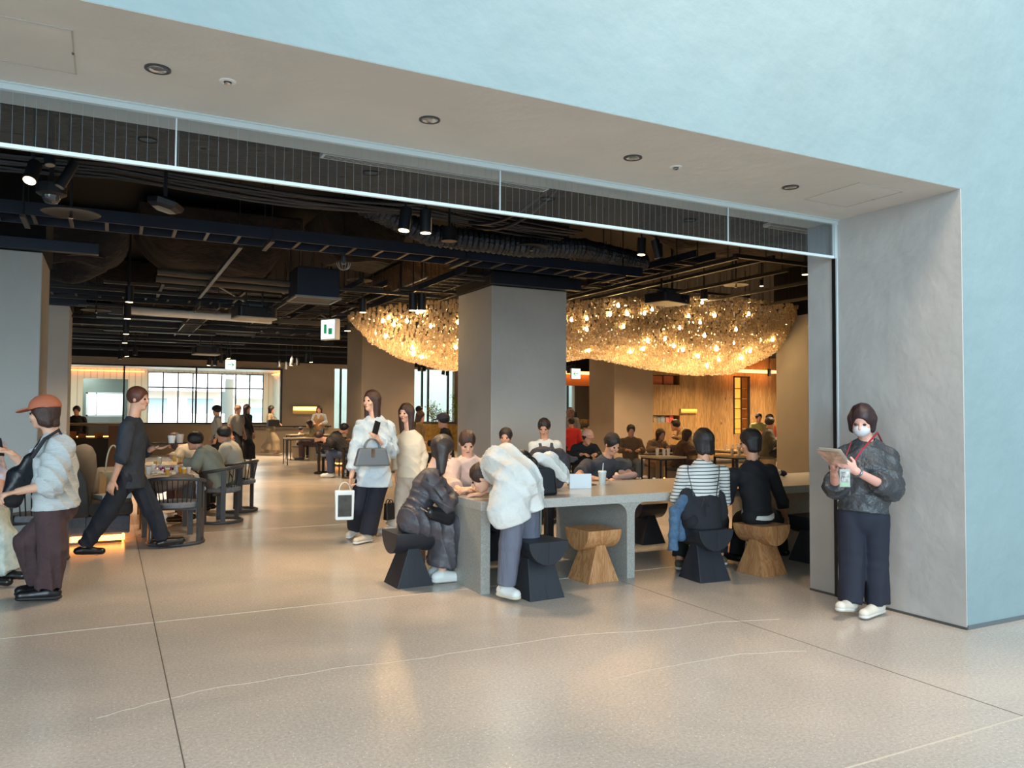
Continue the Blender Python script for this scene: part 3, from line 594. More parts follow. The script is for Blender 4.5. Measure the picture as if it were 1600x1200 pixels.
projector(1042, 475, 10.2, .66, .48, .155, .25, 'large black projector in front of the right half of the chandelier')
projector(322, 553, 21.5, .62, .5, .16, .1, 'distant projector with a cream underside over the far walkway', band=True)

# exit signs
GREEN = mat('sign_green', '#1f9a63', .4, emit='#1f9a63', es=.6)
SIGNW = mat('sign_white', '#f2fbf6', .4, emit='#eafff4', es=1.4)
def exit_sign(x, y, Y, s, rz, arrow, lab):
    p = at(x, y, Y); o = empty('exit_sign', p, lab, 'exit sign', rz=rz)
    MB().box((-s/2, -.04, -s/2), (s/2, .04, s/2)).build('housing', WHITEP, o, bevel=.006)
    MB().box((-s/2+.012, -.046, -s/2+.012), (s/2-.012, -.04, s/2-.012)).build('face', SIGNW, o)
    k = s*.28*arrow; g = MB()
    g.prism([(-k, .0), (k, .0), (k, .001), (-k, .001)], 1, -.05, -.046)
    g.bar((-k, -.05, 0), (k, -.05, 0), .006, s*.07); g.bar((k, -.05, 0), (k*.2, -.05, s*.22), .006, s*.07); g.bar((k, -.05, 0), (k*.2, -.05, -s*.22), .006, s*.07)
    if arrow: g.build('arrow', GREEN, o)
    MB().bar((0, 0, s/2), (0, 0, 4.5-p[2]), .02).build('stem', BLACKM, o)
exit_sign(360, 570, 24.0, .30, 0, 1, 'white exit sign with a green right arrow above the long window')
exit_sign(899, 584, 20.0, .32, 0, -1, 'white exit sign with a green left arrow right of the middle column')
p = at(516, 515, 15.0); o = empty('exit_sign', p, 'white exit sign seen from its edge left of the chandelier tip', 'exit sign', rz=-1.05)
MB().box((-.20, -.06, -.20), (.20, .06, .20)).build('housing', WHITEP, o, bevel=.006); MB().box((-.18, -.066, -.18), (.18, -.06, .18)).build('face', SIGNW, o)
MB().box((-.10, -.07, -.08), (-.03, -.066, .10)).build('pictogram', GREEN, o); MB().box((.02, -.07, -.10), (.12, -.066, .02)).build('pictogram', GREEN, o)
MB().bar((0, 0, .2), (0, 0, 4.5-p[2]), .025).build('stem', BLACKM, o)

# ---------------------------------------------------------------- glass chandelier
ch = empty('glass_chandelier', (8.3, 13.6, 3.2), 'huge wavy chandelier of overlapping glass pieces glowing gold around the middle column', 'chandelier')
for (x_, y_, z_) in [(5.0, 14.2, 2.85), (6.2, 14.2, 2.62), (8.2, 14.0, 2.90), (9.6, 13.6, 2.78), (10.8, 13.2, 2.62), (11.9, 12.8, 2.75)]:
    lamp('chandelier_glow_fill', 'AREA', (x_, y_, z_+.45), 34, (1.0, .60, .26), target=(x_, y_, 0), shape='DISK', size=.9)  # lamps added inside the glass, besides the bulbs, to make it glow
# lower silhouette: X at the belly against its height
SX = np.array([3.85, 4.35, 4.95, 5.75, 7.2, 8.30, 8.85, 9.4, 10.2, 11.1, 11.8, 12.4, 12.75]); 
BZ = np.array([3.25, 2.78, 2.50, 2.33, 2.38, 2.58, 2.68, 2.63, 2.46, 2.34, 2.36, 2.72, 3.2])
def ch_front(X): return np.interp(X, [3.8, 5.0, 6.6, 8, 10, 12.0, 12.8], [14.0, 12.9, 12.35, 12.1, 11.75, 11.35, 11.6])
def ch_back(X): return np.interp(X, [3.8, 5.0, 6.6, 8, 10, 12.0, 12.8], [14.2, 15.4, 16.0, 16.0, 15.6, 14.8, 12.4])
def ch_rim(X): return np.interp(X, [3.8, 4.4, 5.5, 7.5, 9, 10.5, 12.2, 12.9], [3.22, 3.36, 3.44, 3.50, 3.64, 3.72, 3.66, 3.64])
def ch_z(X, t):
    b = np.interp(X, SX, BZ); r = ch_rim(X); s = np.where(t < .42, np.clip(t/.42, 0, 1), 1-(t-.42)/.58*.8)
    s = np.sin(s*math.pi/2)**.75
    return r+(b-r)*s+.05*np.sin(X*2.1+t*7)*s*(1-s)*3
def disc_mesh():
    mb = MB(); n = 7; rr = .032; hh = .075
    v = []; f = []
    for z, r in ((-hh/2, rr), (-.01, rr*1.15), (hh/2, rr*.8)):
        for k in range(n): t = 2*math.pi*k/n; v.append((r*math.cos(t), r*math.sin(t), z))
    for i in range(2):
        for k in range(n): f.append((i*n+k, i*n+(k+1) % n, (i+1)*n+(k+1) % n, (i+1)*n+k))
    f.append(tuple(range(n)))
    return np.array(v), f
gm = bpy.data.materials.new('amber_cast_glass'); gm.use_nodes = True; nt = gm.node_tree; N = nt.nodes; Lk = nt.links; N.remove(N['Principled BSDF'])
t1 = N.new('ShaderNodeBsdfTransparent'); t1.inputs[0].default_value = (.78, .74, .68, 1); g1 = N.new('ShaderNodeBsdfGlossy'); g1.inputs['Roughness'].default_value = .12; g1.inputs[0].default_value = (1, .96, .90, 1)
tl = N.new('ShaderNodeBsdfTranslucent'); tl.inputs[0].default_value = (.93, .84, .68, 1)
m1 = N.new('ShaderNodeMixShader'); m1.inputs[0].default_value = .55; Lk.new(t1.outputs[0], m1.inputs[1]); Lk.new(tl.outputs[0], m1.inputs[2])
lw = N.new('ShaderNodeLayerWeight'); lw.inputs[0].default_value = .35; m2 = N.new('ShaderNodeMixShader'); Lk.new(lw.outputs['Facing'], m2.inputs[0]); Lk.new(m1.outputs[0], m2.inputs[1]); Lk.new(g1.outputs[0], m2.inputs[2])
Lk.new(m2.outputs[0], N['Material Output'].inputs[0])
dv, df = disc_mesh()
pts = []
X = 3.9
while X < 12.72:
    y0, y1 = float(ch_front(X)), float(ch_back(X)); L_ = 0; t = 0.0
    while t < 1.0:
        z = float(ch_z(X, t)); e = 1e-2; dz = (float(ch_z(X, min(1, t+e)))-z)/(e*(y1-y0)+1e-6); sl = math.sqrt(1+dz*dz)
        pts.append((X+random.uniform(-.02, .02), y0+(y1-y0)*t+random.uniform(-.015, .015), z+random.uniform(-.02, .02)))
        t += .072/((y1-y0)*sl+1e-6) if t < .6 else .12/((y1-y0)*sl+1e-6)
    X += .062
pts = np.array(pts)-np.array(ch.location)
order = np.argsort(pts[:, 1]); indiv = set(order[:100].tolist())
def place(vs, p, e):
    cx, sx, cz, sz = math.cos(e[0]), math.sin(e[0]), math.cos(e[2]), math.sin(e[2])
    Rm = np.array([[cz, -sz, 0], [sz, cz, 0], [0, 0, 1]]) @ np.array([[1, 0, 0], [0, cx, -sx], [0, sx, cx]]); return vs @ Rm.T + p
allv = []; allf = []; first = None
for i, p in enumerate(pts):
    e = (random.uniform(-.5, .5), 0, random.uniform(0, 6.3))
    if i in indiv:
        if first is None:
            m_ = MB(); m_.raw(dv, df); first = m_.build('glass_piece', gm, ch); q = first
        else: q = first.copy(); COL.objects.link(q); q.parent = ch
        q.location = tuple(p); q.rotation_euler = e
    else:
        n = len(allv)*len(dv); allv.append(place(dv, p, e)); allf += [tuple(a+n for a in q) for q in df]
me = bpy.data.meshes.new('glass_pieces'); me.from_pydata(np.concatenate(allv).tolist(), [], allf); me.materials.append(gm)
rest = bpy.data.objects.new('glass_pieces', me); COL.objects.link(rest); rest.parent = ch; rest['kind'] = 'stuff'
wm = MB()
for i in range(0, len(pts), 17):
    p = pts[i]; wm.box((p[0]-.0015, p[1]-.0015, p[2]+.03), (p[0]+.0015, p[1]+.0015, 4.5-3.2))
wr_ = wm.build('suspension_wires', BLACKM, ch); wr_['kind'] = 'stuff'
BULB = mat('glowing_bulb', '#fff0c0', .4, emit='#ffcf86', es=85)
bulbs = [(652, 488), (660, 486), (607, 497), (598, 502), (616, 508), (636, 502), (673, 510), (716, 504), (586, 521), (602, 526), (628, 537), (646, 535), (644, 544), (673, 550), (646, 554), (659, 558), (697, 562), (712, 543), (694, 540),
         (966, 478), (1019, 484), (1097, 473), (893, 500), (917, 498), (953, 492), (981, 491), (1007, 490), (1076, 494), (1117, 493), (1170, 491), (917, 515), (974, 511), (1062, 513), (1094, 504), (1150, 515), (909, 531), (1012, 533), (1039, 530), (1101, 525), (1175, 524), (965, 542), (985, 550), (1005, 546), (1025, 540), (1053, 541), (1067, 547), (1127, 537), (1147, 536), (1189, 532), (1207, 531), (1120, 546), (1091, 557), (1172, 549), (1159, 560), (900, 545), (920, 548), (1105, 572), (1123, 562)]
fb = None
for (x, y) in bulbs:
    # walk along the ray until the glass sheet is met
    best = None
    for Y in np.arange(11.4, 16, .05):
        p = at(x, y, Y)
        if p[0] < 3.9 or p[0] > 12.7: continue
        y0, y1 = float(ch_front(p[0])), float(ch_back(p[0])); t = (Y-y0)/(y1-y0)
        if t < 0 or t > 1: continue
        d = abs(float(ch_z(p[0], t))-p[2])
        if best is None or d < best[0]: best = (d, p, Y)
    if best is None or best[0] > .35: continue
    p = at(x, y, best[2]-.07)-np.array(ch.location)
    if fb is None:
        fb = MB().lathe([(.001, -.03), (.016, -.024), (.026, -.006), (.024, .012), (.012, .03), (.011, .05), (.001, .052)], n=14, cap=False).build('bulb', BULB, ch, smooth=True); q = fb
    else: q = fb.copy(); COL.objects.link(q); q.parent = ch
    q.location = tuple(p)
# ---------------------------------------------------------------- long concrete table
TZ = .755; TX0, TX1, TY0, TY1 = 2.74, 9.6, 5.88, 7.14; TT = .078
tb = empty('long_table', ((TX0+TX1)/2, (TY0+TY1)/2, 0), 'very long speckled concrete table with slab legs and rounded inner corners', 'table')
L3 = lambda x, y, z: wl(tb, x, y, z)
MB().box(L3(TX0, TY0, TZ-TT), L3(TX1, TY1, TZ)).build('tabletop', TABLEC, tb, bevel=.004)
def slab_leg(x, w_, end=None):
    """slab under the top with concave fillets on its free sides"""
    R = .11; z1 = TZ-TT; poly = [(x, 0), (x+w_, 0)]
    if end != 'r': poly += [(x+w_+R-R*math.cos(t), z1-R+R*math.sin(t)) for t in np.linspace(0, math.pi/2, 8)]
    else: poly += [(x+w_, z1)]
    if end != 'l': poly += [(x-R+R*math.sin(t), z1-R+R*math.cos(t)) for t in np.linspace(0, math.pi/2, 8)]
    else: poly += [(x, z1)]
    poly = [(a-tb.location.x, b) for a, b in poly]
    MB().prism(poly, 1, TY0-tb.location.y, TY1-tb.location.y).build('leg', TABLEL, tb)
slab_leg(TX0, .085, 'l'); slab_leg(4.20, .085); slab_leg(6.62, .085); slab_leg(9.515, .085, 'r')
# ribbed cable box standing under the table
rb = MB()
for k in range(12): rb.box((3.72+k*.034, 7.30, .0), (3.74+k*.034, 7.33, .66))
rb.box((3.72, 7.33, 0), (4.13, 7.36, .66))
centre_origin(rb.build('ribbed_screen', mat('pale_ribs', '#a9b7bb', .4, metal=.3), label='pale vertical ribbed panel standing behind the long table left of the wooden stool', cat='screen'))
centre_origin(MB().box((4.16, 7.26, 0), (4.24, 7.34, .68)).build('power_post', BLACKM, label='slim dark post beside the ribbed panel under the long table', cat='post', bevel=.004))

# ---------------------------------------------------------------- stools
def make_stool(lab, m, split=True):
    o = empty('block_stool', (0, 0, 0), lab, 'stool'); w_, h_, R = .185, .46, .185
    poly = [(-w_, h_)]+[(R*math.cos(t), h_+R*math.sin(t)) for t in np.linspace(math.pi, 2*math.pi, 25)]
    poly = [(a, h_ if i in (0,) else b) for i, (a, b) in enumerate(poly)][1:]
    s = MB().prism(poly, 1, -.18, .18).build('seat', m, o, bevel=.003)
    b = MB(); B = .165; T = .105; zt = .40
    b.raw([(-B, -.165, 0), (B, -.165, 0), (B, .165, 0), (-B, .165, 0), (-T, -.018, zt), (T, -.018, zt), (T, .018, zt), (-T, .018, zt)],
          [(0, 3, 2, 1), (4, 5, 6, 7), (0, 1, 5, 4), (1, 2, 6, 5), (2, 3, 7, 6), (3, 0, 4, 7)])
    b.build('base', m, o, bevel=.003)
    if split:
        c = MB(); c.box((-.0012, -.1815, .285), (.0012, -.179, .459)); c.build('seam', BLACKM, s)
        c = MB(); c.raw([(-.0012, -.1665, .002), (.0012, -.1665, .002), (.0012, -.055, .29), (-.0012, -.055, .29)], [(0, 1, 2, 3)]); c.build('seam', BLACKM, o)
    return o
stools = [('black', 3.14, 5.65, .06, 'black wooden block stool beside the bending person in the white shirt'),
          ('wood', 3.90, 5.98, math.pi/2+.05, 'pale cedar block stool standing free in front of the long table'),
          ('black', 4.83, 5.57, -.06, 'black wooden block stool under the person in the striped top'),
          ('wood', 5.49, 5.53, .08, 'cedar block stool with dark knots under the person in the black top'),
          ('black', 2.35, 6.53, math.pi/2+.04, 'black wooden block stool under the person in the long dark dress'),
          ('black', 5.56, 7.42, math.pi/2, 'black block stool on the far side of the long table'),
          ('black', 6.40, 5.75, .05, 'black block stool half hidden by the grey reveal'),
          ('black', 3.52, 7.32, .2, 'black block stool on the far side behind the bending person'),
          ('black', 4.75, 7.62, .1, 'black block stool under the person resting their arms on the far side'),
          ('black', 2.95, 7.45, .1, 'black block stool under the person in the pale pink blouse')]
proto = {}
for kind, x, y, rz, lab in stools:
    if kind not in proto: o = proto[kind] = make_stool(lab, STOOLB if kind == 'black' else STOOLW)
    else: o = copy_tree(proto[kind])
    o['label'] = lab; o['group'] = 'block stools around the long table'; o.location = (x, y, 0); o.rotation_euler = (0, 0, rz)

# ---------------------------------------------------------------- left lounge: channelled sofa, tables, chairs
sf = empty('sofa', (-.25, 13.0, 0), 'long grey channel-stitched sofa running back along the left column', 'sofa')
L4 = lambda x, y, z: wl(sf, x, y, z)
MB().box(L4(-.20, 9.95, .10), L4(.24, 16.2, .30)).build('base', UPHB, sf, bevel=.02)
MB().box(L4(-.18, 9.93, .30), L4(.27, 16.2, .45)).build('seat_cushion', UPH, sf, bevel=.05, seg=4)
MB().box(L4(-.58, 9.96, .0), L4(-.20, 16.2, .30)).build('back_plinth', UPHB, sf, bevel=.01)
for k in range(30):
    y = 9.95+k*.208
    b = MB(); prof = [(-.58, .25), (-.16, .30), (-.19, .68), (-.25, .82), (-.36, .88), (-.50, .85), (-.58, .76)]
    b.prism([(a-sf.location.x, z) for a, z in prof], 1, y-sf.location.y, y+.2-sf.location.y)
    b.build('back_channel', UPH, sf, bevel=.035, seg=4)
MB().box(L4(-.36, 9.97, .0), L4(.16, 16.15, .10)).build('plinth', mat('plinth_dark', '#3a3530', .7), sf)
MB().box(L4(-.36, 9.945, .03), L4(.19, 9.965, .09)).build('light_strip', mat('warm_strip', '#ffb36a', .5, emit='#ffa050', es=7), sf)
MB().box(L4(.17, 9.97, .03), L4(.185, 16.1, .09)).build('light_strip', mat('warm_strip', '#ffb36a'), sf)
def rect_table(x0, x1, y0, y1, z, lab, m=None, legs='slab', name='cafe_table', mt=None):
    o = empty(name, ((x0+x1)/2, (y0+y1)/2, 0), lab, 'table'); a, b = (x1-x0)/2, (y1-y0)/2; mm = mt or mat('tabletop_pale', '#b7a68c', .35, var=.05)
    MB().box((-a, -b, z-.035), (a, b, z)).build('tabletop', mm, o, bevel=.006)
    for sx in (-1, 1):
        for sy in (-1, 1):
            if legs == 'slab': MB().box((sx*(a-.08)-.03, sy*(b-.08)-.03, 0), (sx*(a-.08)+.03, sy*(b-.08)+.03, z-.035)).build('leg', SLATE, o, bevel=.004)
            else: MB().box((sx*(a-.02)-.012, sy*(b-.02)-.012, 0), (sx*(a-.02)+.012, sy*(b-.02)+.012, z-.035)).build('leg', BLACKM, o)
    if legs != 'slab':
        MB().box((-a+.03, -b+.01, z-.06), (a-.03, b-.01, z-.035)).build('apron', BLACKM, o)
    return o
rect_table(.32, .98, 10.15, 11.05, .72, 'pale cafe table crowded with samples beside the striding waiter', mt=mat('tabletop_pale', '#b7a68c', .35))
rect_table(.34, 1.0, 11.75, 12.6, .74, 'second pale cafe table just behind the crowded one', mt=mat('tabletop_pale', '#b7a68c'))
rect_table(-1.9, -1.25, 8.6, 9.3, .72, 'cafe table cut by the left edge beside the cap wearer')

def hoop_chair(lab):
    o = empty('hoop_chair', (0, 0, 0), lab, 'chair', 'hoop-backed armchairs')
    MB().lathe([(.001, .40), (.20, .40), (.25, .42), (.255, .455), (.235, .475), (.001, .482)], n=32, cap=False).build('seat', UPHB, o, smooth=True)
    arc = [(.29*math.sin(t), -.27*math.cos(t)*1.0, .655+.09*(math.cos(t)+1)/2) for t in np.linspace(-2.15, 2.15, 31)]
    MB().tube(arc, .021, 10).build('arm_hoop', SLATE, o, smooth=True)
    ring = [(.29*math.sin(t), -.27*math.cos(t), .02) for t in np.linspace(-2.15, 2.15, 31)]
    MB().tube(ring, .02, 10).build('floor_hoop', SLATE, o, smooth=True)
    for t in (-2.05, 2.05, -1.1, 1.1):
        p = np.array([.29*math.sin(t), -.27*math.cos(t), 0]); n = np.array([math.cos(t), math.sin(t), 0]); zt = .655+.09*(math.cos(t)+1)/2; w_ = .03; q = np.array([math.sin(t), -math.cos(t), 0])*.010
        mb = MB(); mb.raw([p-n*w_-q, p+n*w_-q, p+n*w_+q, p-n*w_+q]+[v+np.array([0, 0, zt]) for v in (p-n*w_-q, p+n*w_-q, p+n*w_+q, p-n*w_+q)], [(0, 3, 2, 1), (4, 5, 6, 7), (0, 1, 5, 4), (1, 2, 6, 5), (2, 3, 7, 6), (3, 0, 4, 7)])
        mb.build('leg', SLATE, o)
    for k in range(9):
        t = (k-4)*.2; MB().tube([(.24*math.sin(t), -.22*math.cos(t), .45), (.29*math.sin(t), -.27*math.cos(t), .655+.09*(math.cos(t)+1)/2)], .006, 6).build('back_cord', BLACKM, o)
    MB().box((-.27, -.015, .37), (.27, .015, .40)).build('seat_rail', SLATE, o)
    return o
c0 = hoop_chair('blue-grey hoop-backed chair with its back to the viewer at the crowded cafe table')
c0.location = (.70, 9.62, 0); c0.rotation_euler = (0, 0, -.25)
for x, y, rz, lab in [(float(at(348, 640, 11.2)[0]), 11.2, 1.1, 'blue-grey hoop-backed chair under the person in the sage shirt'), (float(at(374, 640, 12.3)[0]), 12.3, 1.1, 'hoop-backed chair one place beyond the sage shirt person'), (-.62, 9.05, .35, 'hoop-backed chair between the cap wearer and the sofa end'), (-1.7, 8.2, .5, 'hoop-backed chair cut by the left edge of the view')]:
    c = copy_tree(c0); c['label'] = lab; c.location = (x, y, 0); c.rotation_euler = (0, 0, rz)
for x, y, rz, lab in [(float(at(511, 640, 18.7)[0]), 18.7, -2.0, 'dark armchair under the person in the dark navy jacket'), (float(at(550, 640, 17.4)[0]), 17.4, 1.1, 'dark armchair with a high arm under the hunched person beside the walker')]:
    c = copy_tree(c0); c['label'] = lab; c['group'] = 'dark armchairs by the walkway'; c.location = (x, y, 0); c.rotation_euler = (0, 0, rz)
    for ch_ in c.children:
        if ch_.name.split('.')[0] != 'seat': ch_.data = ch_.data.copy(); ch_.data.materials[0] = mat('dark_brown_wood', '#2a1f17', .5)

# ---------------------------------------------------------------- things on the tables
PAPER = mat('white_paper', '#e9e4da', .7); CREAM = mat('cream_card', '#d9c79f', .7)
def cup(x, y, z, h, r, m, lab, straw=False, group=None, lid=True):
    o = empty('paper_cup', (x, y, z), lab, 'cup', group)
    MB().lathe([(r*.72, 0), (r*.74, .003), (r, h), (r*.97, h), (r*.70, .006)], n=24, cap=True).build('cup', m, o, smooth=True)
    if lid: MB().lathe([(r*1.05, h-.004), (r*1.06, h+.004), (r*.9, h+.012), (.001, h+.013)], n=24, cap=False).build('lid', mat('cup_lid', '#d5dde0', .25), o, smooth=True)
    if straw: MB().tube([(0, 0, h*.4), (.012, 0, h+.09)], .004, 8).build('straw', WHITEP, o, smooth=True)
    return o
p = onz(941, 757, TZ); cup(p[0], p[1], TZ, .13, .043, mat('iced_cup', '#b9c2c0', .2), 'tall pale iced drink with a straw on the long table', True)
p = onz(900, 742, TZ)
def small_box(x, y, z, sx, sy, sz, m, lab, rz=0, name='sample_box', cat='box', group=None):
    o = MB().box((-sx/2, -sy/2, 0), (sx/2, sy/2, sz)).build(name, m, label=lab, cat=cat, group=group, bevel=.002); o.location = (x, y, z); o.rotation_euler = (0, 0, rz); return o
for i, (x, y, sx, sy, sz, rz) in enumerate([(761, 775, .11, .08, .045, .3), (783, 772, .09, .06, .04, .1)]):
    q = onz(x, y, TZ); small_box(q[0], q[1]+.05, TZ, sx, sy, sz, mat('yellow_tray', '#c9a45e', .5), ['cream open sample tray at the corner of the long table', 'second cream sample tray right beside the corner one'][i], rz, 'sample_tray', 'tray')
for i, (x, y, sx, sy) in enumerate([(742, 773, .16, .11), (730, 768, .15, .21)]):
    q = onz(x, y, TZ); small_box(q[0], q[1], TZ, sx, sy, .006, PAPER if i else mat('dark_folder', '#3c3833', .5), ['dark folder under the hands of the seated person in the dark dress', 'white sheet of paper between the two people at the table corner'][i], .2, 'document', 'paper')
for i, (x, y, h, r, c) in enumerate([(985, 748, .05, .02, '#b8a69b'), (998, 749, .02, .03, '#8d7d72'), (1008, 747, .03, .03, '#b09a88'), (1022, 749, .02, .02, '#d7ccb8')]):
    q = onz(x, y, TZ); o = MB().lathe([(r, 0), (r*1.05, h*.5), (r*.6, h), (.001, h)], n=16).build('cosmetic_jar', mat('jar_'+c[1:], c, .2), smooth=True, label='small %s jar on the far edge of the long table, %s' % (['tall', 'dark', 'squat', 'tiny pale'][i], ['leftmost', 'second from the left', 'third from the left', 'rightmost'][i]), cat='jar'); o.location = (q[0], q[1], TZ)
# headphones-like white and navy toy
q = onz(1212, 745, TZ); o = empty('soft_toy', (q[0], q[1], TZ), 'small white and navy soft toy lying on the right end of the long table', 'toy')
MB().tube([(-.06, 0, .045), (.0, 0, .05), (.06, .0, .05)], [.03, .042, .03], 14).build('body', PAPER, o, smooth=True); MB().tube([(.05, 0, .05), (.13, .0, .035), (.17, 0, .03)], [.03, .036, .015], 14).build('navy_part', mat('navy_cloth', '#1b2338', .7), o, smooth=True)
MB().tube([(-.08+.04*math.cos(t), -.03, .045+.04*math.sin(t)) for t in np.linspace(0, 6.28, 20)], .013, 8, closed=True).build('ring', PAPER, o, smooth=True)
MB().tube([(-.0, .0, .09), (-.02, .02, .13)], [.012, .006], 8).build('ear', PAPER, o, smooth=True)
# white laptop-like case on the far table, seen past the black top
q = at(1245, 700, 8.6); o = MB().box((-.32, -.2, 0), (.30, .2, .04)).build('white_case', mat('cream_case', '#d9cdb9', .5), label='cream flat case standing behind the right end of the long table', cat='case'); o.location = (q[0]-.05, 7.9, 0)
o.data.transform(Matrix.Rotation(math.radians(0), 4, 'X')); o.scale = (.7, .8, 17)

# samples on the left table
SEEN = {}
def uniq(lab):
    SEEN[lab] = SEEN.get(lab, 0)+1; k = SEEN[lab]
    return lab if k == 1 else lab+', '+['', '', 'beside its twin', 'third of its kind there', 'fourth of its kind there'][min(k, 4)]
def table_goods(cx, cy, z, n, seed, where):
    rs = random.Random(seed); used = []
    for i in range(n):
        for _ in range(60):
            x, y = cx+rs.uniform(-.27, .27), cy+rs.uniform(-.38, .38)
            if all(math.hypot(x-a, y-b) > .085 for a, b in used): break
        used.append((x, y)); k = rs.choice(['cup', 'cup', 'box', 'plate', 'card'])
        pos = 'near' if y < cy-.12 else ('far' if y > cy+.12 else 'middle'); side = 'left' if x < cx-.09 else ('right' if x > cx+.09 else 'centre')
        if k == 'cup':
            c_ = rs.choice(['#e6e0d4', '#d8c9a8', '#cfd2d2', '#c9a24a']); cup(x, y, z, rs.uniform(.05, .09), .028, mat('cup_'+c_[1:], c_, .3), uniq('%s sample cup at the %s %s of %s' % ({'#e6e0d4': 'white', '#d8c9a8': 'cream', '#cfd2d2': 'pale grey', '#c9a24a': 'amber'}[c_], pos, side, where)), group='sample cups on '+where, lid=rs.random() < .3)
        elif k == 'box': small_box(x, y, z, rs.uniform(.05, .08), rs.uniform(.04, .07), rs.uniform(.02, .06), rs.choice([PAPER, CREAM]), uniq('small carton at the %s %s of %s' % (pos, side, where)), rs.uniform(-.5, .5), group='small cartons on '+where)
        elif k == 'plate':
            o = MB().lathe([(.022, 0), (.042, .008), (.04, .01), (.02, .003)], n=20).build('saucer', PAPER, smooth=True, label=uniq('white saucer at the %s %s of %s' % (pos, side, where)), cat='saucer', group='saucers on '+where); o.location = (x, y, z)
        else: small_box(x, y, z, .07, .05, .003, PAPER, uniq('white card lying at the %s %s of %s' % (pos, side, where)), rs.uniform(-1, 1), 'card', 'card', 'cards on '+where)
table_goods(.65, 10.58, .72, 34, 4, 'the crowded cafe table')
table_goods(.67, 12.15, .74, 12, 9, 'the second cafe table')
q = onz(287, 738, .72); cup(q[0]-.06, 10.28, .72, .09, .032, mat('orange_drink', '#d98a1c', .2), 'clear glass of orange drink on the near side of the crowded table', lid=False)
o = MB().tube([(.08*math.cos(t)*(1+.3*math.sin(3*t)), .05*math.sin(t), .03+.02*math.sin(5*t)) for t in np.linspace(0, 6.28, 40)], .014, 8, closed=True).build('scarf', m_stripe('purple_pink', 0, .03, '#4a2a78', '#c24a7a', .5), smooth=True, label='purple and pink ribbon heap in the middle of the crowded cafe table', cat='ribbon'); o.location = (.62, 10.75, .72)
# cream bucket bag and paper bags on the sofa
def handbag(loc, w0, w1, d, h, m, lab, rz=0, handle=.16, hm=None, name='handbag', cat='bag', hr=.006, two=True):
    o = empty(name, loc, lab, cat, rz=rz)
    mb = MB(); mb.raw([(-w0/2, -d/2, 0), (w0/2, -d/2, 0), (w0/2, d/2, 0), (-w0/2, d/2, 0), (-w1/2, -d*.35, h), (w1/2, -d*.35, h), (w1/2, d*.35, h), (-w1/2, d*.35, h)], [(0, 3, 2, 1), (4, 5, 6, 7), (0, 1, 5, 4), (1, 2, 6, 5), (2, 3, 7, 6), (3, 0, 4, 7)])
    mb.build('body', m, o, bevel=min(.02, d*.15), seg=3)
    if handle:
        for s in ((-1, 1) if two else (0,)):
            MB().tube([(w1*.28*math.cos(t), s*d*.3, h-.01+handle*math.sin(t)) for t in np.linspace(0, math.pi, 18)], hr, 8).build('handle', hm or m, o, smooth=True)
    return o
q = at(148, 752, 11.4); handbag((.06, 11.3, .45), .26, .30, .16, .26, mat('cream_leather', '#c9bd9c', .5), 'cream bucket bag with a tall hoop handle on the grey sofa', .3, handle=.34, two=False, name='bucket_bag', hr=.01)
o = small_box(.06, 10.45, .45, .34, .26, .05, mat('glossy_paper', '#ccd6dc', .5), 'crumpled white paper bag lying on the near end of the sofa', .4, 'paper_bag', 'bag')
o = MB().box((-.10, -.01, 0), (.10, .01, .26)).build('folder_sheet', mat('tan_card', '#c8ad86', .6), label='tan card folder leaning on the grey sofa back behind the paper bag', cat='folder'); o.location = (-.06, 10.85, .45); o.rotation_euler = (-.1, .35, 1.2)

# ---------------------------------------------------------------- far furniture
ct = empty('service_counter', (-.9, 21.3, 0), 'dark service counter with warm lit goods at the far left', 'counter')
L5 = lambda x, y, z: wl(ct, x, y, z)
MB().box(L5(-3.6, 21.0, 0), L5(.55, 21.6, .82)).build('body', mat('counter_dark', '#2b2623', .6), ct); MB().box(L5(-3.6, 20.95, 1.12), L5(.55, 21.6, 1.17)).build('top_shelf', mat('counter_wood', '#8f7a5c', .5), ct, bevel=.005)
for x in (-3.55, -1.5, .5): MB().box(L5(x-.02, 21.5, .82), L5(x+.02, 21.55, 1.12)).build('post', BLACKM, ct)
MB().box(L5(-3.6, 21.3, .84), L5(.5, 21.33, .86)).build('light_strip', mat('warm_strip', '#ffb36a'), ct)
for i, x in enumerate((-1.25, -1.05, -.75, -.55, -.2, .1)):
    small_box(x, 21.12, .82, .15, .12, .10+.03*(i % 3), mat('lit_goods', '#b0703a', .6), 'amber package on the far service counter, %s' % ['leftmost in view', 'second from the left', 'third from the left', 'fourth from the left', 'second from the right', 'rightmost'][i], .1*i, 'package', 'package', 'packages on the far counter')
o = MB().box((-.17, -.012, 0), (.17, .012, 1.12)).build('leaning_board', mat('brown_board', '#6b4524', .6), label='brown board leaning against the far service counter', cat='board'); o.location = (float(at(182, 680, 20.72)[0]), 20.72, 0); o.rotation_euler = (-.10, .0, 0)
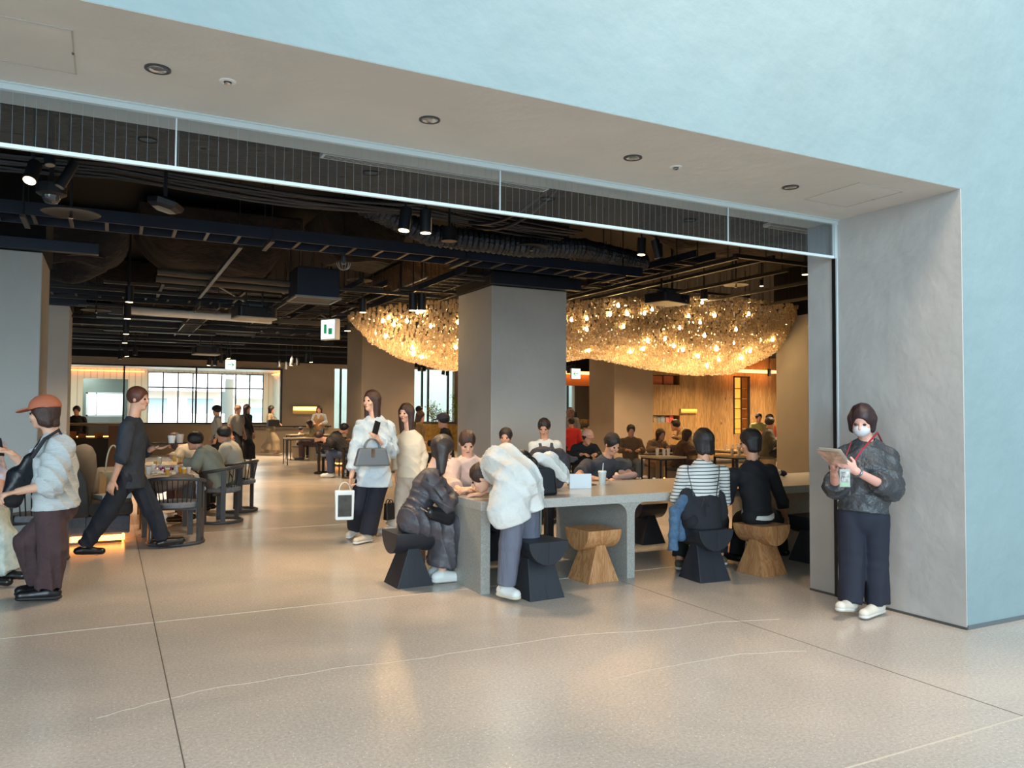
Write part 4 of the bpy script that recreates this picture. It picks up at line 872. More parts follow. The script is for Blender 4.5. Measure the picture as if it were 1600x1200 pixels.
# tea room machine: lit steel frame cabinet
p = at(164, 655, 31.5); o = empty('steam_cabinet', (p[0], 31.5, 0), 'bright steel and glass kitchen cabinet glowing behind the tea room glass', 'cabinet')
MB().box((-.62, -.3, .0), (.62, .5, 1.25)).build('base', mat('steel_satin', '#8a938f', .4, metal=.6), o); f_ = MB()
for a, b in (((-.6, -.3, 1.25), (-.54, -.24, 2.1)), ((.54, -.3, 1.25), (.6, -.24, 2.1)), ((-.6, -.3, 2.04), (.6, -.24, 2.1)), ((-.6, -.3, 1.25), (.6, -.24, 1.31)), ((-.3, -.3, 1.3), (-.26, -.24, 2.1))): f_.box(a, b)
f_.build('frame', WHITE_AL, o); MB().box((-.56, .2, 1.3), (.56, .24, 2.05)).build('lit_back', mat('lit_back', '#eef6f2', .5, emit='#eefaf6', es=1.6), o)
MB().box((-.72, .3, .0), (.72, .6, 2.6)).build('dark_surround', mat('greenish_dark', '#47504a', .4), o)
# handrail along the back wall
hr = MB(); hr.bar((3.4, YW-.12, .93), (7.2, YW-.12, .93), .05); 
for x in (3.5, 4.7, 5.9, 7.1): hr.bar((x, YW-.12, .9), (x, YW, .9), .03)
centre_origin(hr.build('handrail', BLACKM, label='black handrail along the brown back wall under the long window', cat='handrail'))
for i, (x, y, Y, wd, lab) in enumerate([(478, 641, YW-.1, 1.0, 'slim glowing wall light on the brown back wall above the standing person')]):
    p = at(x, y, Y); o = empty('wall_light', p, lab, 'wall light')
    MB().box((-wd/2+.03, -.03, -.13), (wd/2-.03, .06, .13)).build('shade', mat('brass_shade', '#c9a55e', .4), o); MB().box((-wd/2+.05, -.05, .0), (wd/2-.05, -.03, .12)).build('glow', mat('glow_strip', '#ffcf7a', .5, emit='#ffbf62', es=5), o)
rect_table(4.35, 5.35, 21.9, 22.5, .74, 'thin-legged small table standing free on the walkway', legs='thin')
rect_table(4.9, 6.2, 24.2, 24.9, .76, 'second thin-legged table behind the free-standing one with a blue bottle', legs='thin')
q = MB().lathe([(.035, 0), (.037, .13), (.02, .18), (.014, .2), (.014, .23), (.001, .23)], n=16).build('water_bottle', mat('blue_bottle', '#5f93ad', .2), smooth=True, label='blue water bottle on the far thin-legged table', cat='bottle'); q.location = (5.92, 24.5, .76)
def bench(x0, x1, y0, y1, h, lab):
    o = empty('bench', ((x0+x1)/2, (y0+y1)/2, 0), lab, 'bench'); a, b = (x1-x0)/2, (y1-y0)/2
    MB().box((-a, -b, .10), (a, b, h-.08)).build('base', BROWN, o, bevel=.01); MB().box((-a-.01, -b-.01, h-.08), (a+.01, b+.01, h)).build('cushion', UPH, o, bevel=.025, seg=3)
    MB().box((-a+.06, -b+.06, 0), (a-.06, b-.06, .10)).build('plinth', mat('plinth_dark', '#3a3530'), o)
    l_ = MB(); l_.box((-a+.04, -b+.045, .06), (a-.04, -b+.055, .095)); l_.box((-a+.045, -b+.06, .06), (-a+.055, b-.04, .095)); l_.build('light_strip', mat('warm_strip', '#ffb36a'), o)
bench(5.45, 7.2, 20.9, 22.2, .46, 'grey upholstered block bench with a glowing base near the far tables')
bench(5.20, 5.80, 17.45, 18.2, .52, 'brown block bench glowing at its base in front of the left lit column')
bench(10.2, 15.2, 13.6, 14.4, .44, 'long low upholstered bench beneath the chandelier on the right')
for i, (x, y) in enumerate([(7.6, 11.4), (9.1, 11.6), (10.6, 11.3), (9.9, 13.0), (12.0, 12.9)]):
    rect_table(x-.3, x+.3, y-.3, y+.3, .70, 'small pale side table in the right hand lounge, %s' % ['leftmost', 'second from the left', 'nearest one on the right', 'before the long bench', 'rightmost'][i], legs='thin')
    for k in range(3):
        cup(x-.15+.14*k, y+random.uniform(-.1, .1), .70, random.uniform(.09, .14), .033, mat('cup_e6e0d4', '#e6e0d4', .3), '%s pale cup on the lounge table, %s' % (['left', 'middle', 'right'][k], ['leftmost', 'second', 'nearest right', 'bench-side', 'rightmost'][i]), lid=k != 1)

# ---------------------------------------------------------------- oak wall on the right with niches and lit shelf
YO = 20.0
def ox(x): return float(at(x, 640, YO)[0])
n0, n1, s0, s1, xe = ox(1020), ox(1062), ox(1146), ox(1171), ox(1207)
zt_ = float(at(1100, 586, YO)[2])
nz0, nz1 = float(at(1040, 660, YO)[2]), float(at(1040, 649, YO)[2])
uz0, uz1 = float(at(1040, 601, YO)[2]), float(at(1040, 586, YO)[2])
mb = MB()
mb.box((n0, YO, 0), (n1, YO+.5, nz0)); mb.box((n0, YO, nz1), (n1, YO+.5, uz0)); mb.box((n0, YO, uz1), (n1, YO+.5, 3.4)); mb.box((n0, YO+.42, nz0), (n1, YO+.5, uz1))
mb.box((n1, YO, 0), (s0, YO+.5, 3.4)); mb.box((s1, YO, 0), (xe+.4, YO+.5, 3.4)); mb.box((s0, YO+.4, 0), (s1, YO+.5, 3.4)); mb.box((s0, YO, 0), (s1, YO+.4, .8)); mb.box((s0, YO, zt_-.02), (s1, YO+.4, 3.4))
mb.build('wall_oak', OAK, kind='structure')
struct('wall_oak_side', MB().box((xe+.4, YO-1.2, 0), (xe+1.0, YO+.5, 3.6)), CONC2)
sh = empty('display_cabinet', ((s0+s1)/2, YO+.2, .8), 'tall amber-lit display cabinet with black frame in the oak wall', 'cabinet')
L6 = lambda x, y, z: wl(sh, x, y, z)
MB().box(L6(s0+.01, YO+.36, .81), L6(s1-.01, YO+.39, zt_-.03)).build('lit_back', mat('amber_lit_back', '#e39a4a', .6, emit='#ff9a3a', es=1.5), sh)
for k in range(5): z = .95+k*.34; MB().box(L6(s0+.01, YO+.05, z), L6(s1-.01, YO+.36, z+.03)).build('shelf', OAK, sh)
fr_ = MB(); fr_.box(L6(s0, YO-.03, .8), L6(s0+.04, YO+.01, zt_)); fr_.box(L6(s1-.08, YO-.03, .8), L6(s1, YO+.01, zt_)); fr_.box(L6((s0+s1)/2-.04, YO-.03, .8), L6((s0+s1)/2-.0, YO+.01, zt_)); fr_.box(L6(s0, YO-.03, zt_-.05), L6(s1, YO+.01, zt_)); fr_.build('frame', BLACKM, sh)
for i, (f0, c_, h_) in enumerate([(.06, '#a88a66', .9), (.2, '#7c8a8f', .8), (.34, '#8c9aa0', .85), (.52, '#c07a6a', .75), (.66, '#c2553f', .95)]):
    x = n0+(n1-n0)*f0; small_box(x+.1, YO+.15, nz0, .17, .12, (nz1-nz0)*h_, mat('gift_'+c_[1:], c_, .6), 'small gift bag in the oak wall niche, %s' % ['leftmost', 'second from the left', 'middle one', 'second from the right, pinkish', 'rightmost, red'][i], .1, 'gift_bag', 'bag', 'gift bags in the oak wall niche')
for k, nm in enumerate(('left', 'right')):
    x = n0+(n1-n0)*(.02+.42*k); centre_origin(MB().box((x, YO+.05, uz0), (x+(n1-n0)*.36, YO+.35, uz1-.03)).build('wooden_crate', mat('orange_crate', '#a4582a', .6), label='orange-brown open crate in the high niche of the oak wall, %s one' % nm, cat='crate'))
p = at(1076, 642, YO-.06); o = empty('wall_light', p, 'short brass wall light on the oak wall beside the gift bag niche', 'wall light')
MB().box((-.33, -.02, -.07), (.33, .05, .07)).build('shade', mat('brass_shade', '#c9a55e'), o); MB().box((-.31, -.035, -.02), (.31, -.02, .05)).build('glow', mat('glow_olive', '#d6c24a', .5, emit='#d8bf3c', es=2.2), o)
MB().box((ox(1128), YO-.5, 2.86), (ox(1204), YO-.1, 2.94)).build('cove_light', mat('cove_peach', '#ffb070', .5, emit='#ffa45c', es=5), label='long peach cove light above the oak wall', cat='light strip')
MB().box((15.2, 26.2, 3.0), (18.4, 26.5, 3.1)).build('cove_light', mat('cove_peach', '#ffb070'), label='long peach cove light seen right of the middle column', cat='light strip')
struct('trim_30', MB().box((15.0, 26.5, 2.55), (19, 26.7, 3.05)), mat('amber_beam', '#a8703c', .6))
struct('wall_passage', MB().box((17.0, 26.0, 0), (18.6, 26.3, 2.6)), BROWN)
# merchandise stand beside the far left of the oak area
ms = empty('merchandise_stand', (13.6, 21.0, 0), 'merchandise stand stacked with tan goods right of the middle column', 'display stand')
MB().box((-.5, -.3, 0), (.5, .3, .8)).build('base', mat('speckled_front', '#8d6f3f', .7, col2='#d9c79f', scale=30), ms); MB().box((-.5, -.3, .8), (.5, .3, .84)).build('top', BROWN, ms)
MB().box((-.5, .1, 1.1), (.5, .3, 1.14)).build('shelf', BROWN, ms)
for s in (-.48, .48): MB().box((s-.02, .1, .84), (s+.02, .3, 1.5)).build('post', BLACKM, ms)
for i in range(6): small_box(13.2+.16*i, 20.9, .84, .12, .12, .12+.05*(i % 3), mat('tan_goods', '#c49350', .6) if i % 2 else CREAM, 'stacked goods on the merchandise stand, %s' % ['leftmost', 'second', 'third', 'fourth', 'fifth', 'rightmost'][i]+' on the top', .1, 'goods_box', 'box', 'goods on the merchandise stand')
for i in range(4): small_box(13.3+.2*i, 21.2, 1.14, .14, .12, .13, mat('tan_goods', '#c49350'), 'tan box on the upper shelf of the merchandise stand, %s' % ['leftmost', 'second', 'third', 'rightmost'][i], 0, 'goods_box', 'box')

# bamboo and planter in the court window
pl = empty('planted_trough', (11.35, 27.9, 0), 'long stone planter under the court window', 'planter')
MB().box((-1.1, -.3, 0), (1.0, .3, 1.0)).build('trough', mat('amber_stone', '#9c7a3a', .8, var=.3, scale=12), pl)
LEAF = m_leafy('bamboo_leaf', '#a5a83a', '#6f8230')
def bamboo(x, y, z, h, n, spread, lab, seed):
    rs = random.Random(seed); o = empty('bamboo_plant', (x, y, z), lab, 'plant'); st = MB(); lf = MB()
    for k in range(n):
        a = rs.uniform(0, 6.28); r0 = rs.uniform(0, spread*.5); top = np.array([math.cos(a)*spread*rs.uniform(.3, 1), math.sin(a)*.15, h*rs.uniform(.6, 1)]); b = np.array([math.cos(a)*r0, math.sin(a)*.08, 0])
        st.tube([b, (b+top)/2+[0, 0, .05], top], .007, 5)
        for j in range(16):
            t = rs.uniform(.25, 1); p = b+(top-b)*t+np.array([rs.uniform(-.12, .12), rs.uniform(-.1, .1), rs.uniform(-.05, .05)]); d = np.array([rs.uniform(-1, 1), rs.uniform(-.6, .6), rs.uniform(-.6, .5)]); d /= np.linalg.norm(d); L_ = rs.uniform(.07, .14); w_ = np.cross(d, [rs.uniform(-.3, .3), 1, .2]); w_ /= np.linalg.norm(w_)
            lf.raw([p, p+d*L_*.4+w_*.016, p+d*L_, p+d*L_*.4-w_*.016], [(0, 1, 2, 3)])
    st.build('stems', mat('stem_olive', '#6b6a2c', .6), o); lf.build('foliage', LEAF, o)
bamboo(11.0, 27.9, 1.0, .95, 9, .35, 'sparse bamboo in the middle of the court window', 3)
bamboo(12.0, 27.85, 1.0, 1.25, 16, .28, 'dense yellow-green bamboo beside the middle column', 4)
bamboo(11.5, 27.95, 1.0, .6, 9, .4, 'low bamboo sprigs between the two taller ones', 5)
# ================================================================ figures, grown from distance fields
class Field:
    def __init__(s, prims, h, pad=.06):
        lo = np.min([p[1] for p in prims], axis=0)-pad; hi = np.max([p[2] for p in prims], axis=0)+pad
        s.h = h; s.lo = lo; n = np.ceil((hi-lo)/h).astype(int)+2; s.F = np.full(n, .5, np.float32); s.ax = [lo[i]+h*np.arange(n[i]) for i in range(3)]
        for p in prims: s.apply(p)
    def apply(s, p):
        fn, lo, hi, k, op = p; m = .05
        i0 = [max(0, int((lo[i]-m-s.lo[i])/s.h)) for i in range(3)]; i1 = [min(s.F.shape[i], int((hi[i]+m-s.lo[i])/s.h)+2) for i in range(3)]
        if any(a >= b for a, b in zip(i0, i1)): return
        sl = tuple(slice(a, b) for a, b in zip(i0, i1)); X, Y, Z = np.meshgrid(*[s.ax[i][sl[i]] for i in range(3)], indexing='ij', sparse=True)
        d = fn(X, Y, Z); A = s.F[sl]
        if op == '+':
            if k > 0:
                hh = np.clip(.5+.5*(A-d)/k, 0, 1); s.F[sl] = A*(1-hh)+d*hh-k*hh*(1-hh)
            else: s.F[sl] = np.minimum(A, d)
        elif op == '-': s.F[sl] = np.maximum(A, -d)
        elif op == '~-':
            hh = np.clip(.5-.5*(A+d)/k, 0, 1); s.F[sl] = A*(1-hh)-d*hh+k*hh*(1-hh)
    def plane(s, p, n):
        X, Y, Z = np.meshgrid(*s.ax, indexing='ij', sparse=True); s.F = np.maximum(s.F, ((X-p[0])*n[0]+(Y-p[1])*n[1]+(Z-p[2])*n[2]).astype(np.float32))
    def wave(s, amp, freq, dirn, seed=0, cross=.6):
        """cloth folds: ridges across dirn, warped"""
        X, Y, Z = np.meshgrid(*s.ax, indexing='ij', sparse=True); r = np.random.default_rng(seed); a, b, c = dirn; ph = r.uniform(0, 6.28, 5)
        t = freq*(a*X+b*Y+c*Z)+2.2*np.sin(6*Z+5*X+ph[0])+1.8*np.sin(8*Y-5*Z+ph[1]); u = freq*.8*(c*X-a*Z+b*Y)+2.4*np.sin(7*X+4*Z+ph[2])+1.5*np.sin(11*Z+ph[3])
        m_ = .5+.5*np.sin(4*X+5*Z+3*Y+ph[4])
        s.F = s.F-(amp*(1-1.7*np.abs(np.sin(t/2))**.6)*(1.3*m_+.3)+amp*cross*(1-1.7*np.abs(np.sin(u/2))**.6)*(1.5-m_)).astype(np.float32)
    def mesh(s, name, m, parent, origin):
        F = s.F; ins = F < 0
        c = [ins[i:ins.shape[0]-1+i or None, j:ins.shape[1]-1+j or None, k:ins.shape[2]-1+k or None] for i in (0, 1) for j in (0, 1) for k in (0, 1)]
        cnt = sum(a.astype(np.int8) for a in c); mask = (cnt > 0) & (cnt < 8); idx = np.full(mask.shape, -1, np.int64); N_ = int(mask.sum())
        if N_ == 0: return None
        idx[mask] = np.arange(N_); I = np.argwhere(mask)
        off = np.array([(i, j, k) for i in (0, 1) for j in (0, 1) for k in (0, 1)]); vals = np.stack([F[I[:, 0]+o[0], I[:, 1]+o[1], I[:, 2]+o[2]] for o in off], 1)
        acc = np.zeros((N_, 3)); w_ = np.zeros(N_)
        for a in range(8):
            for b in range(a+1, 8):
                if abs(off[a]-off[b]).sum() != 1: continue
                va, vb = vals[:, a], vals[:, b]; cr = (va < 0) != (vb < 0); t = np.where(cr, va/(va-vb+1e-12), 0)[:, None]; acc += np.where(cr[:, None], off[a]+(off[b]-off[a])*t, 0); w_ += cr
        V = (I+acc/np.maximum(w_, 1)[:, None])*s.h+s.lo-np.array(origin)
        Q = []
        for d in range(3):
            a = [slice(1, -1)]*3; a[d] = slice(0, -1); b = [slice(1, -1)]*3; b[d] = slice(1, None)
            A = ins[tuple(a)]; B = ins[tuple(b)]; E = np.argwhere(A != B); 
            if len(E) == 0: continue
            fl = A[tuple(E.T)]; G = E+1; G[:, d] -= 1; u, v = [(1, 2), (2, 0), (0, 1)][d]
            def cell(du, dv): g = G.copy(); g[:, u] -= du; g[:, v] -= dv; return idx[tuple(g.T)]
            q = np.stack([cell(1, 1), cell(0, 1), cell(0, 0), cell(1, 0)], 1); q[~fl] = q[~fl][:, ::-1]; Q.append(q)
        Q = np.concatenate(Q); Q = Q[(Q >= 0).all(1)]
        me = bpy.data.meshes.new(name); me.vertices.add(len(V)); me.vertices.foreach_set('co', V.astype(np.float32).ravel())
        me.loops.add(4*len(Q)); me.loops.foreach_set('vertex_index', Q.ravel().astype(np.int32)); me.polygons.add(len(Q)); me.polygons.foreach_set('loop_start', np.arange(0, 4*len(Q), 4, dtype=np.int32)); me.polygons.foreach_set('use_smooth', np.ones(len(Q), bool))
        me.update(calc_edges=True); me.materials.append(m)
        o = bpy.data.objects.new(name, me); COL.objects.link(o); o.parent = parent
        return o

def A3(p): return np.array(p, float)
def nrm(v): v = A3(v); return v/(np.linalg.norm(v)+1e-9)
def cone(a, b, r1, r2, k=.03, flat=None, f=1.0, op='+', cap=None):
    a, b = A3(a), A3(b); ba = b-a; bb = ba @ ba+1e-9; n = nrm(flat) if flat is not None else None; R_ = max(r1, r2)
    def fn(X, Y, Z):
        x, y, z = X-a[0], Y-a[1], Z-a[2]
        if n is not None:
            g = (1/f-1); dn = (x*n[0]+y*n[1]+z*n[2])*g; bn = (ba @ n)*g; x = x+dn*n[0]; y = y+dn*n[1]; z = z+dn*n[2]; c = ba+n*bn; cc = c @ c+1e-9
        else: c, cc = ba, bb
        t = np.clip((x*c[0]+y*c[1]+z*c[2])/cc, 0, 1); d = np.sqrt((x-t*c[0])**2+(y-t*c[1])**2+(z-t*c[2])**2)-(r1+(r2-r1)*t)
        if cap is not None:
            u = nrm(ba); d = np.maximum(d, (X-b[0])*u[0]+(Y-b[1])*u[1]+(Z-b[2])*u[2]-cap)
        return d.astype(np.float32)
    return (fn, np.minimum(a, b)-R_, np.maximum(a, b)+R_, k, op)
def ell(c, r, ax=None, k=.02, op='+'):
    c = A3(c); r = A3(r); M = np.array(ax if ax is not None else np.eye(3), float)   # rows: axes
    def fn(X, Y, Z):
        x, y, z = X-c[0], Y-c[1], Z-c[2]; q = [(x*M[i, 0]+y*M[i, 1]+z*M[i, 2]) for i in range(3)]
        k0 = np.sqrt(sum((q[i]/r[i])**2 for i in range(3))); k1 = np.sqrt(sum((q[i]/r[i]**2)**2 for i in range(3)))+1e-9
        return (k0*(k0-1)/k1).astype(np.float32)
    R_ = max(r); return (fn, c-R_, c+R_, k, op)

def hand_prims(w_, d, n, s, curl=.5, side=1):
    """w_ wrist, d direction of the palm, n where the palm faces, side: thumb side vector sign"""
    d = nrm(d); n = nrm(A3(n)-d*(A3(n) @ d)); t = np.cross(d, n)*side; P = []
    P.append(cone(w_-d*.02*s, w_+d*.075*s, .026*s, .038*s, .015, flat=n, f=.45))
    for i, (o, L) in enumerate(((.028, .070), (.010, .078), (-.010, .072), (-.028, .058))):
        b = w_+d*.085*s+t*o*s; c = curl*(1+.12*i); d1 = nrm(d*math.cos(c*.7)+n*math.sin(c*.7)+t*o*2); d2 = nrm(d*math.cos(c*1.6)+n*math.sin(c*1.6)+t*o*2)
        m = b+d1*L*.5*s; P.append(cone(b-d*.02*s, m, .0098*s, .0092*s, .004)); P.append(cone(m, m+d2*L*.55*s, .0092*s, .0078*s, .003))
    b = w_+d*.025*s+t*.026*s; m = b+nrm(d*.7+t*.75+n*.25)*.036*s; P.append(cone(b, m, .013*s, .0105*s, .008)); P.append(cone(m, m+nrm(d*.9+t*.25+n*.4)*.034*s, .0105*s, .0085*s, .003))
    return P

def person(label, J, f, hd=None, s=1.0, top=None, bottom=None, hair=None, shoes=None, skin=SKIN, vox=.0075, gv=.0095, hands=None, extra=None, loc=None, face=True, mask=None):
    """J: joints in world space.  f: facing (horizontal).  hd: head direction."""
    f = nrm([f[0], f[1], 0]); R = A3([f[1], -f[0], 0]); hd = nrm(hd if hd is not None else [f[0], f[1], -.15]); U = A3([0, 0, 1])
    J = {k: A3(v) for k, v in J.items()}; pe, ne, he = J['pelvis'], J['neck'], J['head']; sp = nrm(ne-pe)
    J.setdefault('chest', pe+(ne-pe)*.62)
    tf = nrm(f-sp*(f @ sp)) if abs(f @ sp) < .93 else nrm(U*-1-sp*(-U @ sp)); TR = np.cross(tf, sp)
    if TR @ R < 0: TR = -TR
    for q, sg in (('R', 1), ('L', -1)):
        J.setdefault('sh'+q, ne-sp*.075*s+TR*sg*.165*s)
        J.setdefault('hip'+q, pe+TR*sg*.085*s-U*.03*s)
        J['an'+q] = np.array([J['an'+q][0], J['an'+q][1], max(J['an'+q][2], .085*s)])
        if 'to'+q in J: J['to'+q] = np.array([J['to'+q][0], J['to'+q][1], max(J['to'+q][2], .035*s)])
        if 'to'+q not in J: J['to'+q] = J['an'+q]+f*.15*s-U*.045*s
    root = empty('person', (pe[0], pe[1], 0) if loc is None else loc, label, 'person'); org = root.location
    B = []
    B.append(cone(pe-sp*.02*s, pe+(ne-pe)*.30, .135*s, .118*s, .03, tf, .72)); B.append(cone(pe+(ne-pe)*.30, J['chest'], .118*s, .145*s, .03, tf, .68)); B.append(cone(J['chest'], ne-sp*.10*s, .145*s, .115*s, .03, tf, .66))
    B.append(cone(J['shR'], J['shL'], .055*s, .055*s, .05, tf, .9)); B.append(cone(ne-sp*.05*s, he-hd*.02*s-U*.03*s, .056*s, .052*s, .02))
    for q, sg in (('R', 1), ('L', -1)):
        sh, el, wr, hp, kn, an, to = (J[a+q] for a in ('sh', 'el', 'wr', 'hip', 'kn', 'an', 'to'))
        B.append(cone(sh, el, .050*s, .039*s, .03)); B.append(cone(el, wr, .040*s, .026*s, .015))
        B.append(cone(hp, kn, .080*s, .055*s, .04)); B.append(cone(kn, kn+(an-kn)*.35, .054*s, .052*s, .02)); B.append(cone(kn+(an-kn)*.35, an, .052*s, .035*s, .02)); B.append(cone(an-U*.02*s, to, .036*s, .028*s, .015))
        hh = (hands or {}).get(q, {}); d = nrm(hh.get('d', wr-el)); n = hh.get('n', -R*sg if abs(d @ U) > .6 else -U)
        t_ = np.cross(d, nrm(n)); want = A3(hh.get('thumb', f if abs(d @ U) > .6 else -R*sg+U)); B += hand_prims(wr, d, n, s, hh.get('curl', .5), 1 if t_ @ want > 0 else -1)
    # head
    hr = nrm(np.cross(hd, U)); hu = np.cross(hr, hd); ax = [hr, hd, hu]
    H = lambda x, y, z: he+(hr*x+hd*y+hu*z)*s
    B.append(ell(H(0, -.012, .018), (.074*s, .092*s, .092*s), ax, .02)); B.append(ell(H(0, .022, -.045), (.052*s, .060*s, .066*s), ax, .03)); B.append(ell(H(0, .062, -.092), (.022*s, .022*s, .018*s), ax, .03))
    if face:
        for sg in (-1, 1):
            B.append(ell(H(sg*.032, .094, .002), (.016*s, .014*s, .011*s), ax, .012, '~-')); B.append(ell(H(sg*.075, -.008, -.008), (.009*s, .018*s, .03*s), ax, .006)); B.append(ell(H(sg*.036, .060, -.030), (.022*s, .020*s, .018*s), ax, .02))
        B.append(cone(H(0, .082, .008), H(0, .101, -.026), .008*s, .012*s, .010)); B.append(ell(H(0, .083, -.057), (.024*s, .012*s, .010*s), ax, .008)); B.append(ell(H(0, .097, -.057), (.022*s, .004*s, .002*s), ax, .003, '~-'))
    fb = Field(B, vox, .02); fb.mesh('body', skin, root, org)
    if face:
        for sg in (-1, 1):
            e = Field([ell(H(sg*.032, .077, .002), (.0125*s, .010*s, .0095*s), ax, 0)], .003, .01); e.mesh('eye', mat('eye_dark', '#241a17', .2), root, org)
        e = Field([ell(H(0, .093, -.057), (.021*s, .006*s, .007*s), ax, 0)], .003, .01); e.mesh('lips', mat('lips', '#a8604f', .5), root, org)
    if mask:
        Field([ell(H(0, .052, -.052), (.062*s, .062*s, .056*s), ax, 0)], .005, .02).mesh('face_mask', mask, root, org)
    # top garment
    if top:
        g = top.get('loose', .022); P = []; T = top
        wl_ = T.get('hem', .10)*s; body = T.get('body', 1.0)
        P.append(cone(pe-sp*wl_*.9, pe+(ne-pe)*.30, (.135+g*1.2+T.get('flare', 0))*s*body, (.120+g*1.3)*s*body, .04, tf, .76)); P.append(cone(pe+(ne-pe)*.30, J['chest'], (.120+g*1.3)*s*body, (.145+g)*s*body, .04, tf, .72)); P.append(cone(J['chest'], ne-sp*.085*s, (.145+g)*s*body, (.118+g*.6)*s, .04, tf, .70))
        P.append(cone(J['shR'], J['shL'], (.055+g*.5)*s, (.055+g*.5)*s, .05, tf, .95))
        sl = T.get('sleeve', 1.6); sr = T.get('sleeve_r', 1.0)
        if T.get('collar', True): P.append(cone(ne-sp*.05*s, ne+sp*.012*s, .070*s, .062*s, .02))
        for q in 'RL':
            sh, el, wr = J['sh'+q], J['el'+q], J['wr'+q]
            if sl <= 0: continue
            e1 = sh+(el-sh)*min(1, sl); P.append(cone(sh, e1, (.050+g*.75)*s*sr, (.044+g*.8)*s*sr, .018, cap=.0 if sl < 1 else None))
            if sl > 1: e2 = el+(wr-el)*(sl-1); P.append(cone(el, e2, (.043+g*.8)*s*sr, (.031+g*.8)*s*sr, .012, cap=.0))
        F_ = Field(P, gv, .05); F_.wave(T.get('fold', .0035)*1.35, T.get('ff', 70), T.get('fd', (.7, .5, .6)), T.get('seed', 1))
        F_.plane(pe-sp*wl_, -sp); F_.apply(cone(ne+sp*.0*s, ne+sp*.12*s, .060*s, .075*s, 0, op='-'))
        sh_ = F_.mesh(T.get('name', 'shirt'), T['mat'], root, org)
        if T.get('vest'):
            P = [cone(pe-sp*wl_*.8, J['chest'], (.15+g)*s, (.160+g)*s, .04, tf, .78), cone(J['chest'], ne-sp*.08*s, (.160+g)*s, (.115+g)*s, .04, tf, .78)]
            V = Field(P, gv, .03); V.plane(pe-sp*wl_*.9, -sp); V.apply(cone(ne+tf*.10*s, J['chest']+tf*.18*s, .075*s, .03*s, 0, op='-')); V.plane(ne-sp*.03, sp); V.mesh('vest', T['vest'], root, org)
    if bottom:
        g = bottom.get('loose', .03); P = []; kind = bottom.get('kind', 'trousers'); X = bottom
        P.append(cone(pe+sp*.06*s, pe-U*.03*s, .128*s, .145*s, .04, tf, .80))
        if kind == 'trousers':
            cuf = X.get('cuff', 1.0)
            for q in 'RL':
                hp, kn, an = J['hip'+q], J['kn'+q], J['an'+q]; e = kn+(an-kn)*X.get('len', 1.0)
                P.append(cone(hp, kn, (.082+g*.5)*s, (.060+g*.9)*s, .014)); P.append(cone(kn, e, (.060+g*.9)*s, (.044+g*cuf)*s, .012, cap=.0))
            F_ = Field(P, gv, .04); F_.wave(X.get('fold', .003)*1.4, X.get('ff', 75), X.get('fd', (.9, .4, .15)), 3, .2)
        else:
            for q in 'RL':
                hp, kn, an = J['hip'+q], J['kn'+q], J['an'+q]; e = kn+(an-kn)*X.get('len', .85)
                P.append(cone(hp, kn, (.095+g)*s, (.085+g)*s, .06)); P.append(cone(kn, e, (.085+g)*s, (.10+g*X.get('flare', 1.2))*s, .06, cap=0))
            k_ = (J['knR']+J['knL'])/2; a_ = (J['anR']+J['anL'])/2; P.append(cone(pe, k_, (.10+g)*s, (.10+g)*s, .06)); e = k_+(a_-k_)*X.get('len', .85); P.append(cone(k_, e, (.10+g)*s, (.10+g*X.get('flare', 1.2))*s, .06, cap=0))
            F_ = Field(P, gv, .05); F_.wave(X.get('fold', .005)*1.3, X.get('ff', 60), X.get('fd', (.9, .5, .1)), 5, .25)
        F_.mesh(X.get('name', 'trousers' if kind == 'trousers' else 'skirt'), X['mat'], root, org)
    if shoes:
        for q in 'RL':
            an, to = J['an'+q], J['to'+q]; d = nrm(to-an-U*((to-an) @ U)*.5); dh = nrm([to[0]-an[0], to[1]-an[1], 0]); lift = J.get('lift'+q, A3([0, 0, 0]))
            sw = nrm(np.cross(dh, U)); heel = an-dh*.045*s-U*(.045*s); toe = to+dh*.035*s
            P = [cone(heel+U*.015*s, toe+U*.008*s, .034*s, .032*s, .02, flat=U, f=.85), cone(an-U*.02*s, an-U*.05*s+dh*.06*s, .040*s, .034*s, .02)]
            ssz = shoes.get('chunk', 1.0); P = [cone(heel+U*.018*s, toe+U*.012*s, .040*s*ssz, .038*s*ssz, .02, flat=U, f=.9), cone(an-U*.015*s, (an+toe)/2-U*.0*s, .043*s*ssz, .030*s*ssz, .025)]
            F_ = Field(P, min(gv, .007), .03); zc = max(0.001, min(heel[2], toe[2])-.026*s); 
            n_ = nrm(np.cross(sw, toe-heel)); n_ = n_ if n_[2] > 0 else -n_; base = heel-n_*.024*s*ssz
            if base[2] < .012 or (toe-n_*.024*s)[2] < .012: F_.plane((0, 0, .001), (0, 0, -1))
            so = F_.mesh('shoe', shoes['mat'], root, org)
            if so is None: continue
            if shoes.get('sole') and so: 
                Q_ = [cone(heel-n_*.012*s, toe-n_*.010*s, .043*s*ssz, .040*s*ssz, .02, flat=U, f=.45)]; G_ = Field(Q_, min(gv, .006), .03); G_.plane((0, 0, .001), (0, 0, -1)); G_.mesh('sole', shoes['sole'], so, org)
